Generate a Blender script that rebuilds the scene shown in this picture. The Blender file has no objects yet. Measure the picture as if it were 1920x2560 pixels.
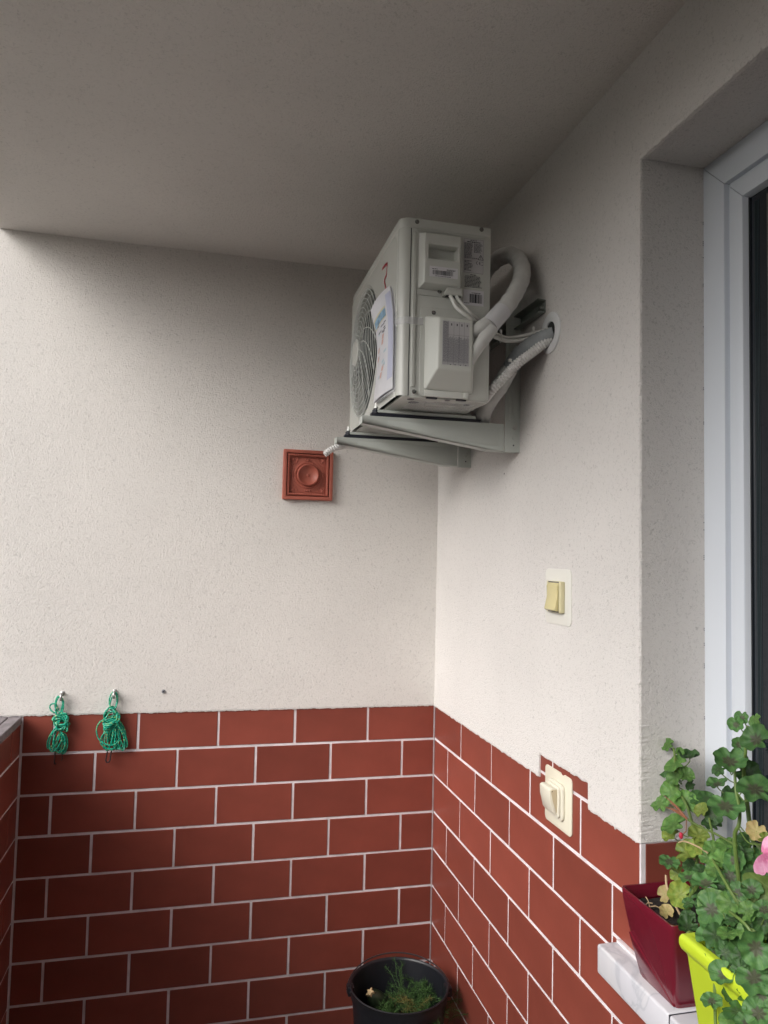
import bpy, bmesh, math, random
from mathutils import Vector, Matrix, noise
R = math.radians
PI = math.pi
random.seed(7)
sc = bpy.context.scene
col = sc.collection

# ------------------------------------------------------------------ camera
cam_d = bpy.data.cameras.new('camera')
cam = bpy.data.objects.new('camera', cam_d)
col.objects.link(cam)
cam_d.sensor_fit = 'HORIZONTAL'
cam_d.sensor_width = 36.0
cam_d.lens = 34.6625
cam_d.clip_start = 0.02
cam_d.clip_end = 2000
right = Vector((0.97103125, -0.23795096, 0.02185528))
down = Vector((0.03474066, 0.0500928, -0.99814017))
fwd = Vector((0.23641362, 0.96998456, 0.05690824))
m = Matrix.Identity(4)
for i in range(3):
    m[i][0] = right[i]; m[i][1] = -down[i]; m[i][2] = -fwd[i]
m[0][3], m[1][3], m[2][3] = -0.97319, -3.01083, 0.76854
cam.matrix_world = m
sc.camera = cam

# ------------------------------------------------------------------ daylight
SUN_EL, SUN_AZ = R(35), R(241)      # overcast: high soft light from the open left side
world = bpy.data.worlds.new('World')
sc.world = world
world.use_nodes = True
wn = world.node_tree
for n in list(wn.nodes): wn.nodes.remove(n)
w_out = wn.nodes.new('ShaderNodeOutputWorld')
w_bg = wn.nodes.new('ShaderNodeBackground')
w_sky = wn.nodes.new('ShaderNodeTexSky')
w_sky.sky_type = 'NISHITA'
w_sky.sun_disc = False
w_sky.sun_elevation = SUN_EL
w_sky.sun_rotation = SUN_AZ
w_sky.air_density = 1.0
w_sky.dust_density = 4.0
w_sky.ozone_density = 1.0
w_hsv = wn.nodes.new('ShaderNodeHueSaturation')
w_hsv.inputs['Saturation'].default_value = 0.30      # cloud cover greys the blue out
wn.links.new(w_sky.outputs[0], w_hsv.inputs['Color'])
wn.links.new(w_hsv.outputs[0], w_bg.inputs[0])
w_bg.inputs[1].default_value = 0.15
wn.links.new(w_bg.outputs[0], w_out.inputs[0])

sun_d = bpy.data.lights.new('sun', 'SUN')
sun_d.energy = 0.85
sun_d.angle = R(38)
sun_d.color = (1.0, 0.97, 0.93)
sun = bpy.data.objects.new('sun', sun_d)
col.objects.link(sun)
sdir = Vector((math.sin(SUN_AZ) * math.cos(SUN_EL), math.cos(SUN_AZ) * math.cos(SUN_EL), math.sin(SUN_EL)))
sun.rotation_euler = sdir.to_track_quat('Z', 'Y').to_euler()
sun.location = (-6, -4, 6)

sc.view_settings.view_transform = 'Standard'
sc.view_settings.look = 'None'
sc.view_settings.gamma = 1
sc.view_settings.use_curve_mapping = False
sc.view_settings.exposure = 0.84
sc.render.engine = 'CYCLES'
sc.cycles.max_bounces = 10
sc.cycles.diffuse_bounces = 6

# ------------------------------------------------------------------ materials
def mat(name, color, rough=0.6, metal=0.0, spec=0.5, noise_amt=0.0, noise_scale=8.0, bump=0.0, bump_scale=60.0,
        bump_dist=0.002, rand=0.0, trans=0.0, coat=0.0, alpha=1.0, detail=6.0):
    M = bpy.data.materials.new(name)
    M.use_nodes = True
    nt = M.node_tree
    b = nt.nodes['Principled BSDF']
    b.inputs['Base Color'].default_value = (*color, 1)
    b.inputs['Roughness'].default_value = rough
    b.inputs['Metallic'].default_value = metal
    b.inputs['Specular IOR Level'].default_value = spec
    b.inputs['Transmission Weight'].default_value = trans
    b.inputs['Coat Weight'].default_value = coat
    b.inputs['Alpha'].default_value = alpha
    tc = nt.nodes.new('ShaderNodeTexCoord')
    last = None
    if noise_amt > 0:
        n = nt.nodes.new('ShaderNodeTexNoise')
        n.inputs['Scale'].default_value = noise_scale
        n.inputs['Detail'].default_value = detail
        nt.links.new(tc.outputs['Object'], n.inputs['Vector'])
        mr = nt.nodes.new('ShaderNodeMapRange')
        mr.inputs['From Min'].default_value = 0.3; mr.inputs['From Max'].default_value = 0.7
        mr.inputs['To Min'].default_value = 1 - noise_amt; mr.inputs['To Max'].default_value = 1 + noise_amt
        nt.links.new(n.outputs['Fac'], mr.inputs['Value'])
        h = nt.nodes.new('ShaderNodeHueSaturation')
        h.inputs['Color'].default_value = (*color, 1)
        nt.links.new(mr.outputs[0], h.inputs['Value'])
        last = h
    if rand > 0:
        oi = nt.nodes.new('ShaderNodeObjectInfo')
        mr2 = nt.nodes.new('ShaderNodeMapRange')
        mr2.inputs['To Min'].default_value = 1 - rand; mr2.inputs['To Max'].default_value = 1 + rand
        nt.links.new(oi.outputs['Random'], mr2.inputs['Value'])
        h2 = nt.nodes.new('ShaderNodeHueSaturation')
        h2.inputs['Color'].default_value = (*color, 1)
        if last: nt.links.new(last.outputs[0], h2.inputs['Color'])
        nt.links.new(mr2.outputs[0], h2.inputs['Value'])
        last = h2
    if last: nt.links.new(last.outputs[0], b.inputs['Base Color'])
    if bump > 0:
        n2 = nt.nodes.new('ShaderNodeTexNoise')
        n2.inputs['Scale'].default_value = bump_scale
        n2.inputs['Detail'].default_value = 4
        nt.links.new(tc.outputs['Object'], n2.inputs['Vector'])
        bp = nt.nodes.new('ShaderNodeBump')
        bp.inputs['Strength'].default_value = bump
        bp.inputs['Distance'].default_value = bump_dist
        nt.links.new(n2.outputs['Fac'], bp.inputs['Height'])
        nt.links.new(bp.outputs[0], b.inputs['Normal'])
    return M

def plaster_mat(name, color, sc1=150, sc2=420, strength=1.0, dist=0.0022, speck=0.12):
    M = bpy.data.materials.new(name)
    M.use_nodes = True
    nt = M.node_tree; L = nt.links
    b = nt.nodes['Principled BSDF']
    b.inputs['Roughness'].default_value = 0.92
    b.inputs['Specular IOR Level'].default_value = 0.2
    tc = nt.nodes.new('ShaderNodeTexCoord')
    # grains: distorted voronoi + fine noise
    n0 = nt.nodes.new('ShaderNodeTexNoise'); n0.inputs['Scale'].default_value = sc1; n0.inputs['Detail'].default_value = 2
    n0.inputs['Distortion'].default_value = 1.2
    n1 = nt.nodes.new('ShaderNodeTexNoise'); n1.inputs['Scale'].default_value = sc2; n1.inputs['Detail'].default_value = 3
    n2 = nt.nodes.new('ShaderNodeTexNoise'); n2.inputs['Scale'].default_value = 2.3; n2.inputs['Detail'].default_value = 4
    n3 = nt.nodes.new('ShaderNodeTexNoise'); n3.inputs['Scale'].default_value = 14; n3.inputs['Detail'].default_value = 5
    for n in (n0, n1, n2, n3): L.new(tc.outputs['Object'], n.inputs['Vector'])
    add = nt.nodes.new('ShaderNodeMath'); add.operation = 'MULTIPLY_ADD'
    L.new(n1.outputs['Fac'], add.inputs[0]); add.inputs[1].default_value = 0.45; L.new(n0.outputs['Fac'], add.inputs[2])
    bp = nt.nodes.new('ShaderNodeBump'); bp.inputs['Strength'].default_value = strength; bp.inputs['Distance'].default_value = dist
    L.new(add.outputs[0], bp.inputs['Height']); L.new(bp.outputs[0], b.inputs['Normal'])
    # colour: base, slow blotches, small specks, darker where the grain noise is low
    mx = nt.nodes.new('ShaderNodeMapRange')
    mx.inputs['From Min'].default_value = .3; mx.inputs['From Max'].default_value = .7
    mx.inputs['To Min'].default_value = .955; mx.inputs['To Max'].default_value = 1.035
    L.new(n2.outputs['Fac'], mx.inputs['Value'])
    h = nt.nodes.new('ShaderNodeHueSaturation'); h.inputs['Color'].default_value = (*color, 1)
    L.new(mx.outputs[0], h.inputs['Value'])
    sp = nt.nodes.new('ShaderNodeMapRange')
    sp.inputs['From Min'].default_value = .26; sp.inputs['From Max'].default_value = .44
    sp.inputs['To Min'].default_value = 1 - speck * 2.2; sp.inputs['To Max'].default_value = 1.0
    L.new(n0.outputs['Fac'], sp.inputs['Value'])
    h2 = nt.nodes.new('ShaderNodeHueSaturation')
    L.new(h.outputs[0], h2.inputs['Color']); L.new(sp.outputs[0], h2.inputs['Value'])
    L.new(h2.outputs[0], b.inputs['Base Color'])
    return M

M = {}
M['plaster'] = plaster_mat('cream_render', (0.69, 0.66, 0.63), sc1=135, sc2=360, dist=.0030, speck=.10)
M['plaster_side'] = plaster_mat('cream_render_side', (0.675, 0.65, 0.63), sc1=150, sc2=420, strength=.9, dist=.0026, speck=.11)
M['plaster_top'] = plaster_mat('ceiling_render', (0.68, 0.65, 0.615), sc1=140, sc2=360, strength=1.0, dist=.0042, speck=.09)
M['tile'] = mat('red_clay_tile', (0.210, 0.050, 0.034), rough=.40, spec=.45, noise_amt=.14, noise_scale=6, bump=.30, bump_scale=14, bump_dist=.0020, rand=.14)
M['grout'] = mat('pale_grout', (0.66, 0.61, 0.63), rough=.9, noise_amt=.16, noise_scale=17, bump=.6, bump_scale=300, bump_dist=.001)
M['cap'] = mat('weathered_board', (0.20, 0.175, 0.185), rough=.8, noise_amt=.25, noise_scale=22, bump=.6, bump_scale=90, bump_dist=.002)
M['floor'] = mat('floor_tile', (0.24, 0.235, 0.225), rough=.6, noise_amt=.15, noise_scale=6)
M['ac'] = mat('enamel_casing', (0.57, 0.58, 0.545), rough=.27, spec=.5, noise_amt=.02, noise_scale=4, bump=.03, bump_scale=30, bump_dist=.001)
M['ac_plastic'] = mat('valve_cover_plastic', (0.61, 0.62, 0.58), rough=.42)
M['grille'] = mat('grille_wire', (0.58, 0.60, 0.58), rough=.4)
M['dark'] = mat('dark_cavity', (0.03, 0.034, 0.034), rough=.6)
M['fan'] = mat('fan_blade', (0.06, 0.07, 0.07), rough=.45)
M['fin'] = mat('condenser_fins', (0.12, 0.13, 0.13), rough=.5, metal=.6)
M['bracket'] = mat('bracket_paint', (0.50, 0.53, 0.50), rough=.33, noise_amt=.02, noise_scale=8)
M['rail_shade'] = mat('rail_shaded_paint', (0.20, 0.225, 0.205), rough=.4)  # dark grey-green puts the shade around the rail into its colour
M['zinc'] = mat('zinc_screw', (0.55, 0.55, 0.53), rough=.28, metal=.95)
M['screw'] = mat('dark_screw_head', (0.34, 0.34, 0.33), rough=.22, metal=.9)
M['rubber'] = mat('black_rubber', (0.015, 0.017, 0.028), rough=.45)
M['sticker'] = mat('white_sticker', (0.68, 0.67, 0.70), rough=.4)
M['sticker_grey'] = mat('printed_grey_label', (0.52, 0.51, 0.52), rough=.4)
M['ink'] = mat('black_ink', (0.035, 0.035, 0.045), rough=.6)
M['ink2'] = mat('grey_ink', (0.09, 0.09, 0.10), rough=.6)
M['ink3'] = mat('soft_grey_ink', (0.17, 0.17, 0.19), rough=.6)
M['red'] = mat('red_marker', (0.42, 0.012, 0.03), rough=.4)
M['paper'] = mat('printed_paper', (0.66, 0.66, 0.70), rough=.35, noise_amt=.03, noise_scale=25)
M['p_blue'] = mat('blue_print', (0.22, 0.36, 0.50), rough=.4, noise_amt=.4, noise_scale=60)
M['p_yel'] = mat('yellow_print', (0.62, 0.58, 0.40), rough=.4)
M['p_red'] = mat('red_print', (0.62, 0.38, 0.33), rough=.4)
M['p_cyan'] = mat('cyan_print', (0.46, 0.57, 0.63), rough=.4)
M['p_lav'] = mat('pale_blue_print', (0.50, 0.52, 0.66), rough=.4)
M['foam'] = mat('pipe_wrap', (0.56, 0.56, 0.545), rough=.55, noise_amt=.06, noise_scale=30, bump=.5, bump_scale=70, bump_dist=.002)
M['foam_grey'] = mat('grey_pipe_foam', (0.27, 0.29, 0.30), rough=.7, noise_amt=.08, noise_scale=40, bump=.5, bump_scale=90, bump_dist=.002)
M['tape'] = mat('white_tape', (0.60, 0.60, 0.62), rough=.35, bump=.3, bump_scale=60, bump_dist=.001)
M['cable'] = mat('white_cable', (0.68, 0.68, 0.65), rough=.38)
M['hose'] = mat('corrugated_white_hose', (0.62, 0.61, 0.60), rough=.4)
M['rosette'] = mat('rosette_plastic', (0.70, 0.71, 0.72), rough=.3)
M['cream'] = mat('cream_switch_plate', (0.68, 0.65, 0.53), rough=.3)
M['offwhite'] = mat('offwhite_switch_plate', (0.70, 0.69, 0.64), rough=.3)
M['yellowed'] = mat('yellowed_plastic', (0.60, 0.53, 0.28), rough=.25)
M['yellowed2'] = mat('yellowed_frame', (0.62, 0.57, 0.36), rough=.3)
M['palecream'] = mat('pale_rocker', (0.66, 0.63, 0.53), rough=.28)
M['tancream'] = mat('tan_rocker_side', (0.52, 0.44, 0.30), rough=.4)
M['terra'] = mat('glazed_terracotta', (0.36, 0.098, 0.066), rough=.52, noise_amt=.10, noise_scale=30, bump=.3, bump_scale=120, bump_dist=.001)
M['pvc'] = mat('white_pvc', (0.64, 0.68, 0.74), rough=.30, spec=.5)
M['gasket'] = mat('black_gasket', (0.012, 0.014, 0.018), rough=.4)
M['shutter'] = mat('dark_glazing_edge', (0.03, 0.045, 0.05), rough=.2)
M['curtain'] = mat('brown_curtain', (0.11, 0.095, 0.085), rough=.8)
M['pot'] = mat('maroon_glazed_plastic', (0.125, 0.009, 0.020), rough=.16, spec=.75)
M['lime'] = mat('lime_plastic', (0.47, 0.60, 0.03), rough=.38, noise_amt=.02, noise_scale=20)
M['soil'] = mat('potting_soil', (0.018, 0.013, 0.011), rough=.95, noise_amt=.5, noise_scale=60, bump=1, bump_scale=90, bump_dist=.01)
M['stem'] = mat('green_stem', (0.10, 0.16, 0.035), rough=.5, noise_amt=.2, noise_scale=30)
M['stem_red'] = mat('red_brown_stalk', (0.22, 0.09, 0.05), rough=.55)
M['stem_dry'] = mat('dry_stalk', (0.42, 0.30, 0.18), rough=.7)
M['bud'] = mat('red_bud', (0.42, 0.02, 0.05), rough=.5)
M['bucket'] = mat('black_bucket_plastic', (0.009, 0.010, 0.014), rough=.40, noise_amt=.1, noise_scale=12)
M['zucchini'] = mat('dark_green_marrow_skin', (0.018, 0.028, 0.014), rough=.35, noise_amt=.3, noise_scale=40)
M['zstem'] = mat('cut_marrow_stalk', (0.55, 0.40, 0.22), rough=.8)
M['dill'] = mat('feathery_herb', (0.045, 0.11, 0.022), rough=.7)
M['dill2'] = mat('yellowing_herb', (0.16, 0.13, 0.03), rough=.7)
M['cord'] = None
M['metal_dark'] = mat('dark_metal', (0.08, 0.07, 0.075), rough=.35, metal=.7)
M['steel'] = mat('dull_steel', (0.33, 0.33, 0.32), rough=.4, metal=.6)
M['plug'] = mat('grey_wall_plug', (0.22, 0.22, 0.24), rough=.5)
M['ground'] = mat('garden_ground', (0.07, 0.085, 0.05), rough=.9, noise_amt=.3, noise_scale=.3)
M['hedge'] = mat('far_trees', (0.045, 0.06, 0.03), rough=.9, noise_amt=.4, noise_scale=.6)

# twisted cord: green with yellow flecks
def cord_mat():
    m_ = mat('green_twisted_cord', (0.0, 0.24, 0.14), rough=.45)
    nt = m_.node_tree; L = nt.links; b = nt.nodes['Principled BSDF']
    tc = nt.nodes.new('ShaderNodeTexCoord')
    n = nt.nodes.new('ShaderNodeTexNoise'); n.inputs['Scale'].default_value = 130; n.inputs['Detail'].default_value = 1
    L.new(tc.outputs['Object'], n.inputs['Vector'])
    r = nt.nodes.new('ShaderNodeValToRGB')
    r.color_ramp.elements[0].position = .35; r.color_ramp.elements[0].color = (0.0, 0.20, 0.12, 1)
    r.color_ramp.elements[1].position = .80; r.color_ramp.elements[1].color = (0.38, 0.50, 0.13, 1)
    e = r.color_ramp.elements.new(.55); e.color = (0.0, 0.36, 0.24, 1)
    L.new(n.outputs['Fac'], r.inputs[0]); L.new(r.outputs[0], b.inputs['Base Color'])
    return m_
M['cord'] = cord_mat()

# marble: pale with grey veins
def marble_mat():
    m_ = mat('pale_marble', (0.6, 0.6, 0.62), rough=.35)
    nt = m_.node_tree; L = nt.links; b = nt.nodes['Principled BSDF']
    tc = nt.nodes.new('ShaderNodeTexCoord')
    n = nt.nodes.new('ShaderNodeTexNoise'); n.inputs['Scale'].default_value = 6; n.inputs['Detail'].default_value = 10; n.inputs['Distortion'].default_value = .9
    L.new(tc.outputs['Object'], n.inputs['Vector'])
    r = nt.nodes.new('ShaderNodeValToRGB')
    cr = r.color_ramp
    cr.elements[0].position = .30; cr.elements[0].color = (0.56, 0.56, 0.60, 1)
    cr.elements[1].position = .72; cr.elements[1].color = (0.62, 0.61, 0.62, 1)
    for p_, c_ in ((.475, (0.53, 0.53, 0.57, 1)), (.50, (0.43, 0.44, 0.48, 1)), (.525, (0.54, 0.54, 0.57, 1))):
        e = cr.elements.new(p_); e.color = c_
    L.new(n.outputs['Fac'], r.inputs[0]); L.new(r.outputs[0], b.inputs['Base Color'])
    return m_
M['marble'] = marble_mat()

def clear_mat(name, tint, alpha):
    m_ = mat(name, tint, rough=.12, alpha=alpha, bump=.6, bump_scale=45, bump_dist=.003)
    return m_
M['film'] = clear_mat('clear_plastic_film', (0.75, 0.76, 0.78), .32)
M['cleartape'] = clear_mat('clear_tape', (0.8, 0.8, 0.82), .38)
M['glass'] = mat('window_glass', (0.012, 0.016, 0.022), rough=.04, spec=.6)

# pelargonium leaves: pigment zone and veins belong to the leaf (its own coordinates)
def leaf_mat(name, base, edge, zone, zone_amt, rough=.5):
    m_ = bpy.data.materials.new(name); m_.use_nodes = True
    nt = m_.node_tree; L = nt.links; b = nt.nodes['Principled BSDF']
    b.inputs['Roughness'].default_value = rough
    b.inputs['Specular IOR Level'].default_value = .35
    tc = nt.nodes.new('ShaderNodeTexCoord')
    sep = nt.nodes.new('ShaderNodeSeparateXYZ'); L.new(tc.outputs['Object'], sep.inputs[0])
    comb = nt.nodes.new('ShaderNodeCombineXYZ'); L.new(sep.outputs[0], comb.inputs[0]); L.new(sep.outputs[1], comb.inputs[1])
    ln = nt.nodes.new('ShaderNodeVectorMath'); ln.operation = 'LENGTH'; L.new(comb.outputs[0], ln.inputs[0])
    at = nt.nodes.new('ShaderNodeMath'); at.operation = 'ARCTAN2'; L.new(sep.outputs[1], at.inputs[0]); L.new(sep.outputs[0], at.inputs[1])
    # veins
    m7 = nt.nodes.new('ShaderNodeMath'); m7.operation = 'MULTIPLY'; m7.inputs[1].default_value = 7.0; L.new(at.outputs[0], m7.inputs[0])
    cs = nt.nodes.new('ShaderNodeMath'); cs.operation = 'COSINE'; L.new(m7.outputs[0], cs.inputs[0])
    vn = nt.nodes.new('ShaderNodeMapRange'); vn.inputs['From Min'].default_value = .93; vn.inputs['From Max'].default_value = 1.0
    vn.inputs['To Max'].default_value = .20
    L.new(cs.outputs[0], vn.inputs['Value'])
    # noise
    nz = nt.nodes.new('ShaderNodeTexNoise'); nz.inputs['Scale'].default_value = 3.2; nz.inputs['Detail'].default_value = 4
    oi = nt.nodes.new('ShaderNodeObjectInfo')
    va = nt.nodes.new('ShaderNodeVectorMath'); va.operation = 'ADD'
    L.new(tc.outputs['Object'], va.inputs[0])
    mo = nt.nodes.new('ShaderNodeMath'); mo.operation = 'MULTIPLY'; mo.inputs[1].default_value = 37.0; L.new(oi.outputs['Random'], mo.inputs[0])
    L.new(mo.outputs[0], va.inputs[1])
    L.new(va.outputs[0], nz.inputs['Vector'])
    # base to edge
    mixe = nt.nodes.new('ShaderNodeMix'); mixe.data_type = 'RGBA'
    mixe.inputs[6].default_value = (*base, 1); mixe.inputs[7].default_value = (*edge, 1)
    mr = nt.nodes.new('ShaderNodeMapRange'); mr.inputs['From Min'].default_value = .4; mr.inputs['From Max'].default_value = .65
    L.new(nz.outputs['Fac'], mr.inputs['Value']); L.new(mr.outputs[0], mixe.inputs[0])
    # zone: dark blotch with wavy star outline
    r2 = nt.nodes.new('ShaderNodeMath'); r2.operation = 'MULTIPLY_ADD'
    L.new(cs.outputs[0], r2.inputs[0]); r2.inputs[1].default_value = .06; L.new(ln.outputs['Value'], r2.inputs[2])
    r3 = nt.nodes.new('ShaderNodeMath'); r3.operation = 'MULTIPLY_ADD'
    L.new(nz.outputs['Fac'], r3.inputs[0]); r3.inputs[1].default_value = -.35; L.new(r2.outputs[0], r3.inputs[2])
    zr = nt.nodes.new('ShaderNodeMapRange'); zr.inputs['From Min'].default_value = .13; zr.inputs['From Max'].default_value = .28
    zr.inputs['To Min'].default_value = zone_amt; zr.inputs['To Max'].default_value = 0
    L.new(r3.outputs[0], zr.inputs['Value'])
    mixz = nt.nodes.new('ShaderNodeMix'); mixz.data_type = 'RGBA'; mixz.inputs[7].default_value = (*zone, 1)
    L.new(mixe.outputs[2], mixz.inputs[6]); L.new(zr.outputs[0], mixz.inputs[0])
    mixv = nt.nodes.new('ShaderNodeMix'); mixv.data_type = 'RGBA'
    mixv.inputs[7].default_value = (edge[0] * 1.3 + .03, edge[1] * 1.25 + .04, edge[2] * 1.2 + .02, 1)
    L.new(mixz.outputs[2], mixv.inputs[6]); L.new(vn.outputs[0], mixv.inputs[0])
    hs = nt.nodes.new('ShaderNodeHueSaturation')
    mv = nt.nodes.new('ShaderNodeMapRange'); mv.inputs['To Min'].default_value = .78; mv.inputs['To Max'].default_value = 1.25
    L.new(oi.outputs['Random'], mv.inputs['Value']); L.new(mv.outputs[0], hs.inputs['Value'])
    L.new(mixv.outputs[2], hs.inputs['Color']); L.new(hs.outputs[0], b.inputs['Base Color'])
    bp = nt.nodes.new('ShaderNodeBump'); bp.inputs['Strength'].default_value = .5; bp.inputs['Distance'].default_value = .003
    sb = nt.nodes.new('ShaderNodeMath'); sb.operation = 'SUBTRACT'; L.new(nz.outputs['Fac'], sb.inputs[0]); L.new(vn.outputs[0], sb.inputs[1])
    L.new(sb.outputs[0], bp.inputs['Height']); L.new(bp.outputs[0], b.inputs['Normal'])
    b.inputs['Subsurface Weight'].default_value = 0.0
    # a little light through the blade
    tr = nt.nodes.new('ShaderNodeBsdfTranslucent'); L.new(hs.outputs[0], tr.inputs['Color'])
    ms = nt.nodes.new('ShaderNodeMixShader'); ms.inputs[0].default_value = .22
    out = nt.nodes['Material Output']
    L.new(b.outputs[0], ms.inputs[1]); L.new(tr.outputs[0], ms.inputs[2]); L.new(ms.outputs[0], out.inputs[0])
    return m_
M['leaf_z'] = leaf_mat('zoned_leaf', (0.062, 0.155, 0.048), (0.095, 0.205, 0.06), (0.065, 0.055, 0.042), .85)
M['leaf_p'] = leaf_mat('plain_leaf', (0.075, 0.175, 0.04), (0.13, 0.25, 0.06), (0.06, 0.10, 0.03), .35)
M['leaf_d'] = leaf_mat('deep_green_leaf', (0.032, 0.085, 0.025), (0.05, 0.12, 0.03), (0.035, 0.05, 0.025), .6)
M['leaf_y'] = leaf_mat('yellow_green_leaf', (0.15, 0.225, 0.04), (0.25, 0.30, 0.06), (0.14, 0.15, 0.03), .3)
M['leaf_b'] = leaf_mat('withering_leaf', (0.33, 0.28, 0.11), (0.40, 0.29, 0.14), (0.34, 0.30, 0.12), .5)
M['petal'] = leaf_mat('pink_petal', (0.74, 0.27, 0.46), (0.80, 0.42, 0.60), (0.55, 0.05, 0.20), .5)
M['strap'] = leaf_mat('smooth_leaf', (0.09, 0.14, 0.03), (0.13, 0.20, 0.05), (0.1, 0.1, 0.03), .0)

# ------------------------------------------------------------------ helpers
def link(name, me, parent=None):
    o = bpy.data.objects.new(name, me); col.objects.link(o)
    if parent is not None: o.parent = parent
    return o
def tag(o, label=None, cat=None, group=None, kind=None):
    if label: o['label'] = label
    if cat: o['category'] = cat
    if group: o['group'] = group
    if kind: o['kind'] = kind
    return o
def empty(name, loc, label, cat, group=None, kind=None):
    o = bpy.data.objects.new(name, None); col.objects.link(o)
    o.location = loc; o.empty_display_size = .05
    bpy.context.view_layer.update()
    return tag(o, label, cat, group, kind)

class MB:
    def __init__(self): self.v = []; self.f = []
    def add(self, vs, fs):
        n = len(self.v); self.v += [tuple(p) for p in vs]; self.f += [tuple(i + n for i in f) for f in fs]
        return self
    def box(self, x0, x1, y0, y1, z0, z1):
        return self.add([(x0, y0, z0), (x1, y0, z0), (x1, y1, z0), (x0, y1, z0), (x0, y0, z1), (x1, y0, z1), (x1, y1, z1), (x0, y1, z1)],
                 [(0, 3, 2, 1), (4, 5, 6, 7), (0, 1, 5, 4), (1, 2, 6, 5), (2, 3, 7, 6), (3, 0, 4, 7)])
    def hexa(self, a, b):      # two quads (lists of 4 points) joined
        return self.add(list(a) + list(b), [(3, 2, 1, 0), (4, 5, 6, 7), (0, 1, 5, 4), (1, 2, 6, 5), (2, 3, 7, 6), (3, 0, 4, 7)])
    def prism(self, pts, d):   # planar polygon extruded by vector d
        n = len(pts); d = Vector(d)
        vs = [Vector(p) for p in pts] + [Vector(p) + d for p in pts]
        fs = [tuple(reversed(range(n))), tuple(range(n, 2 * n))] + [(i, (i + 1) % n, n + (i + 1) % n, n + i) for i in range(n)]
        return self.add(vs, fs)
    def quad(self, *p): return self.add(p, [tuple(range(len(p)))])
    def tube(self, pts, rad, seg=10, closed=False, caps=True, flat=1.0, ref=None):
        pts = [Vector(p) for p in pts]; n = len(pts)
        rads = rad if isinstance(rad, (list, tuple)) else [rad] * n
        rings = []; prev = None
        for i, p in enumerate(pts):
            if closed: t = pts[(i + 1) % n] - pts[i - 1]
            else: t = pts[min(i + 1, n - 1)] - pts[max(i - 1, 0)]
            if t.length < 1e-9: t = Vector((0, 0, 1))
            t.normalize()
            if prev is None:
                a = Vector(ref) if ref else (Vector((0, 0, 1)) if abs(t.z) < .9 else Vector((1, 0, 0)))
                u = (a - t * a.dot(t)).normalized()
            else:
                u = prev - t * prev.dot(t)
                u = u.normalized() if u.length > 1e-6 else t.orthogonal().normalized()
            prev = u; w = t.cross(u)
            rings.append([p + (u * math.cos(2 * PI * k / seg) * flat + w * math.sin(2 * PI * k / seg)) * rads[i] for k in range(seg)])
        vs = [q for r_ in rings for q in r_]; fs = []
        m_ = n if closed else n - 1
        for i in range(m_):
            a = i * seg; b = ((i + 1) % n) * seg
            for k in range(seg): fs.append((a + k, a + (k + 1) % seg, b + (k + 1) % seg, b + k))
        if caps and not closed:
            fs.append(tuple(reversed(range(seg)))); fs.append(tuple(range((n - 1) * seg, n * seg)))
        return self.add(vs, fs)
    def lathe(self, prof, origin, axis, seg=32):   # prof: list of (radius, height along axis)
        ax = Vector(axis).normalized(); u = ax.orthogonal().normalized(); w = ax.cross(u); o = Vector(origin)
        vs = []; fs = []
        for r_, h in prof:
            for k in range(seg):
                a = 2 * PI * k / seg
                vs.append(o + ax * h + (u * math.cos(a) + w * math.sin(a)) * r_)
        for i in range(len(prof) - 1):
            for k in range(seg):
                fs.append((i * seg + k, i * seg + (k + 1) % seg, (i + 1) * seg + (k + 1) % seg, (i + 1) * seg + k))
        if prof[0][0] > 1e-5: fs.append(tuple(reversed(range(seg))))
        if prof[-1][0] > 1e-5: fs.append(tuple(range((len(prof) - 1) * seg, len(prof) * seg)))
        return self.add(vs, fs)
    def ball(self, c, r, seg=8, rings=5, sq=(1, 1, 1)):
        c = Vector(c); vs = []; fs = []
        for i in range(rings + 1):
            th = PI * i / rings
            for k in range(seg):
                a = 2 * PI * k / seg
                vs.append(c + Vector((math.sin(th) * math.cos(a) * sq[0], math.sin(th) * math.sin(a) * sq[1], math.cos(th) * sq[2])) * r)
        for i in range(rings):
            for k in range(seg):
                fs.append((i * seg + k, (i + 1) * seg + k, (i + 1) * seg + (k + 1) % seg, i * seg + (k + 1) % seg))
        return self.add(vs, fs)
    def build(self, name, material, parent=None, bevel=0, segs=2, smooth=False, angle=35, recalc=True):
        me = bpy.data.meshes.new(name)
        bm = bmesh.new()
        vs = [bm.verts.new(p) for p in self.v]
        for f in self.f:
            try: bm.faces.new([vs[i] for i in f])
            except ValueError: pass
        bmesh.ops.remove_doubles(bm, verts=bm.verts, dist=1e-6)
        if recalc: bmesh.ops.recalc_face_normals(bm, faces=bm.faces)
        if bevel > 0:
            es = [e for e in bm.edges if len(e.link_faces) == 2 and e.calc_face_angle(0) > R(25)]
            bmesh.ops.bevel(bm, geom=es, offset=bevel, segments=segs, profile=.5, affect='EDGES', clamp_overlap=True)
        if smooth or bevel > 0:
            for f in bm.faces: f.smooth = True
            for e in bm.edges:
                if len(e.link_faces) == 2 and e.calc_face_angle(0) > R(angle): e.smooth = False
        if parent is not None:      # points are given in world space; store them relative to the parent's origin
            off = world_of(parent)
            bmesh.ops.translate(bm, verts=bm.verts, vec=-off)
        bm.to_mesh(me); bm.free()
        me.materials.append(material)
        return link(name, me, parent)
def world_of(o):
    v = Vector((0, 0, 0))
    while o is not None:
        v += o.location; o = o.parent
    return v

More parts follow.
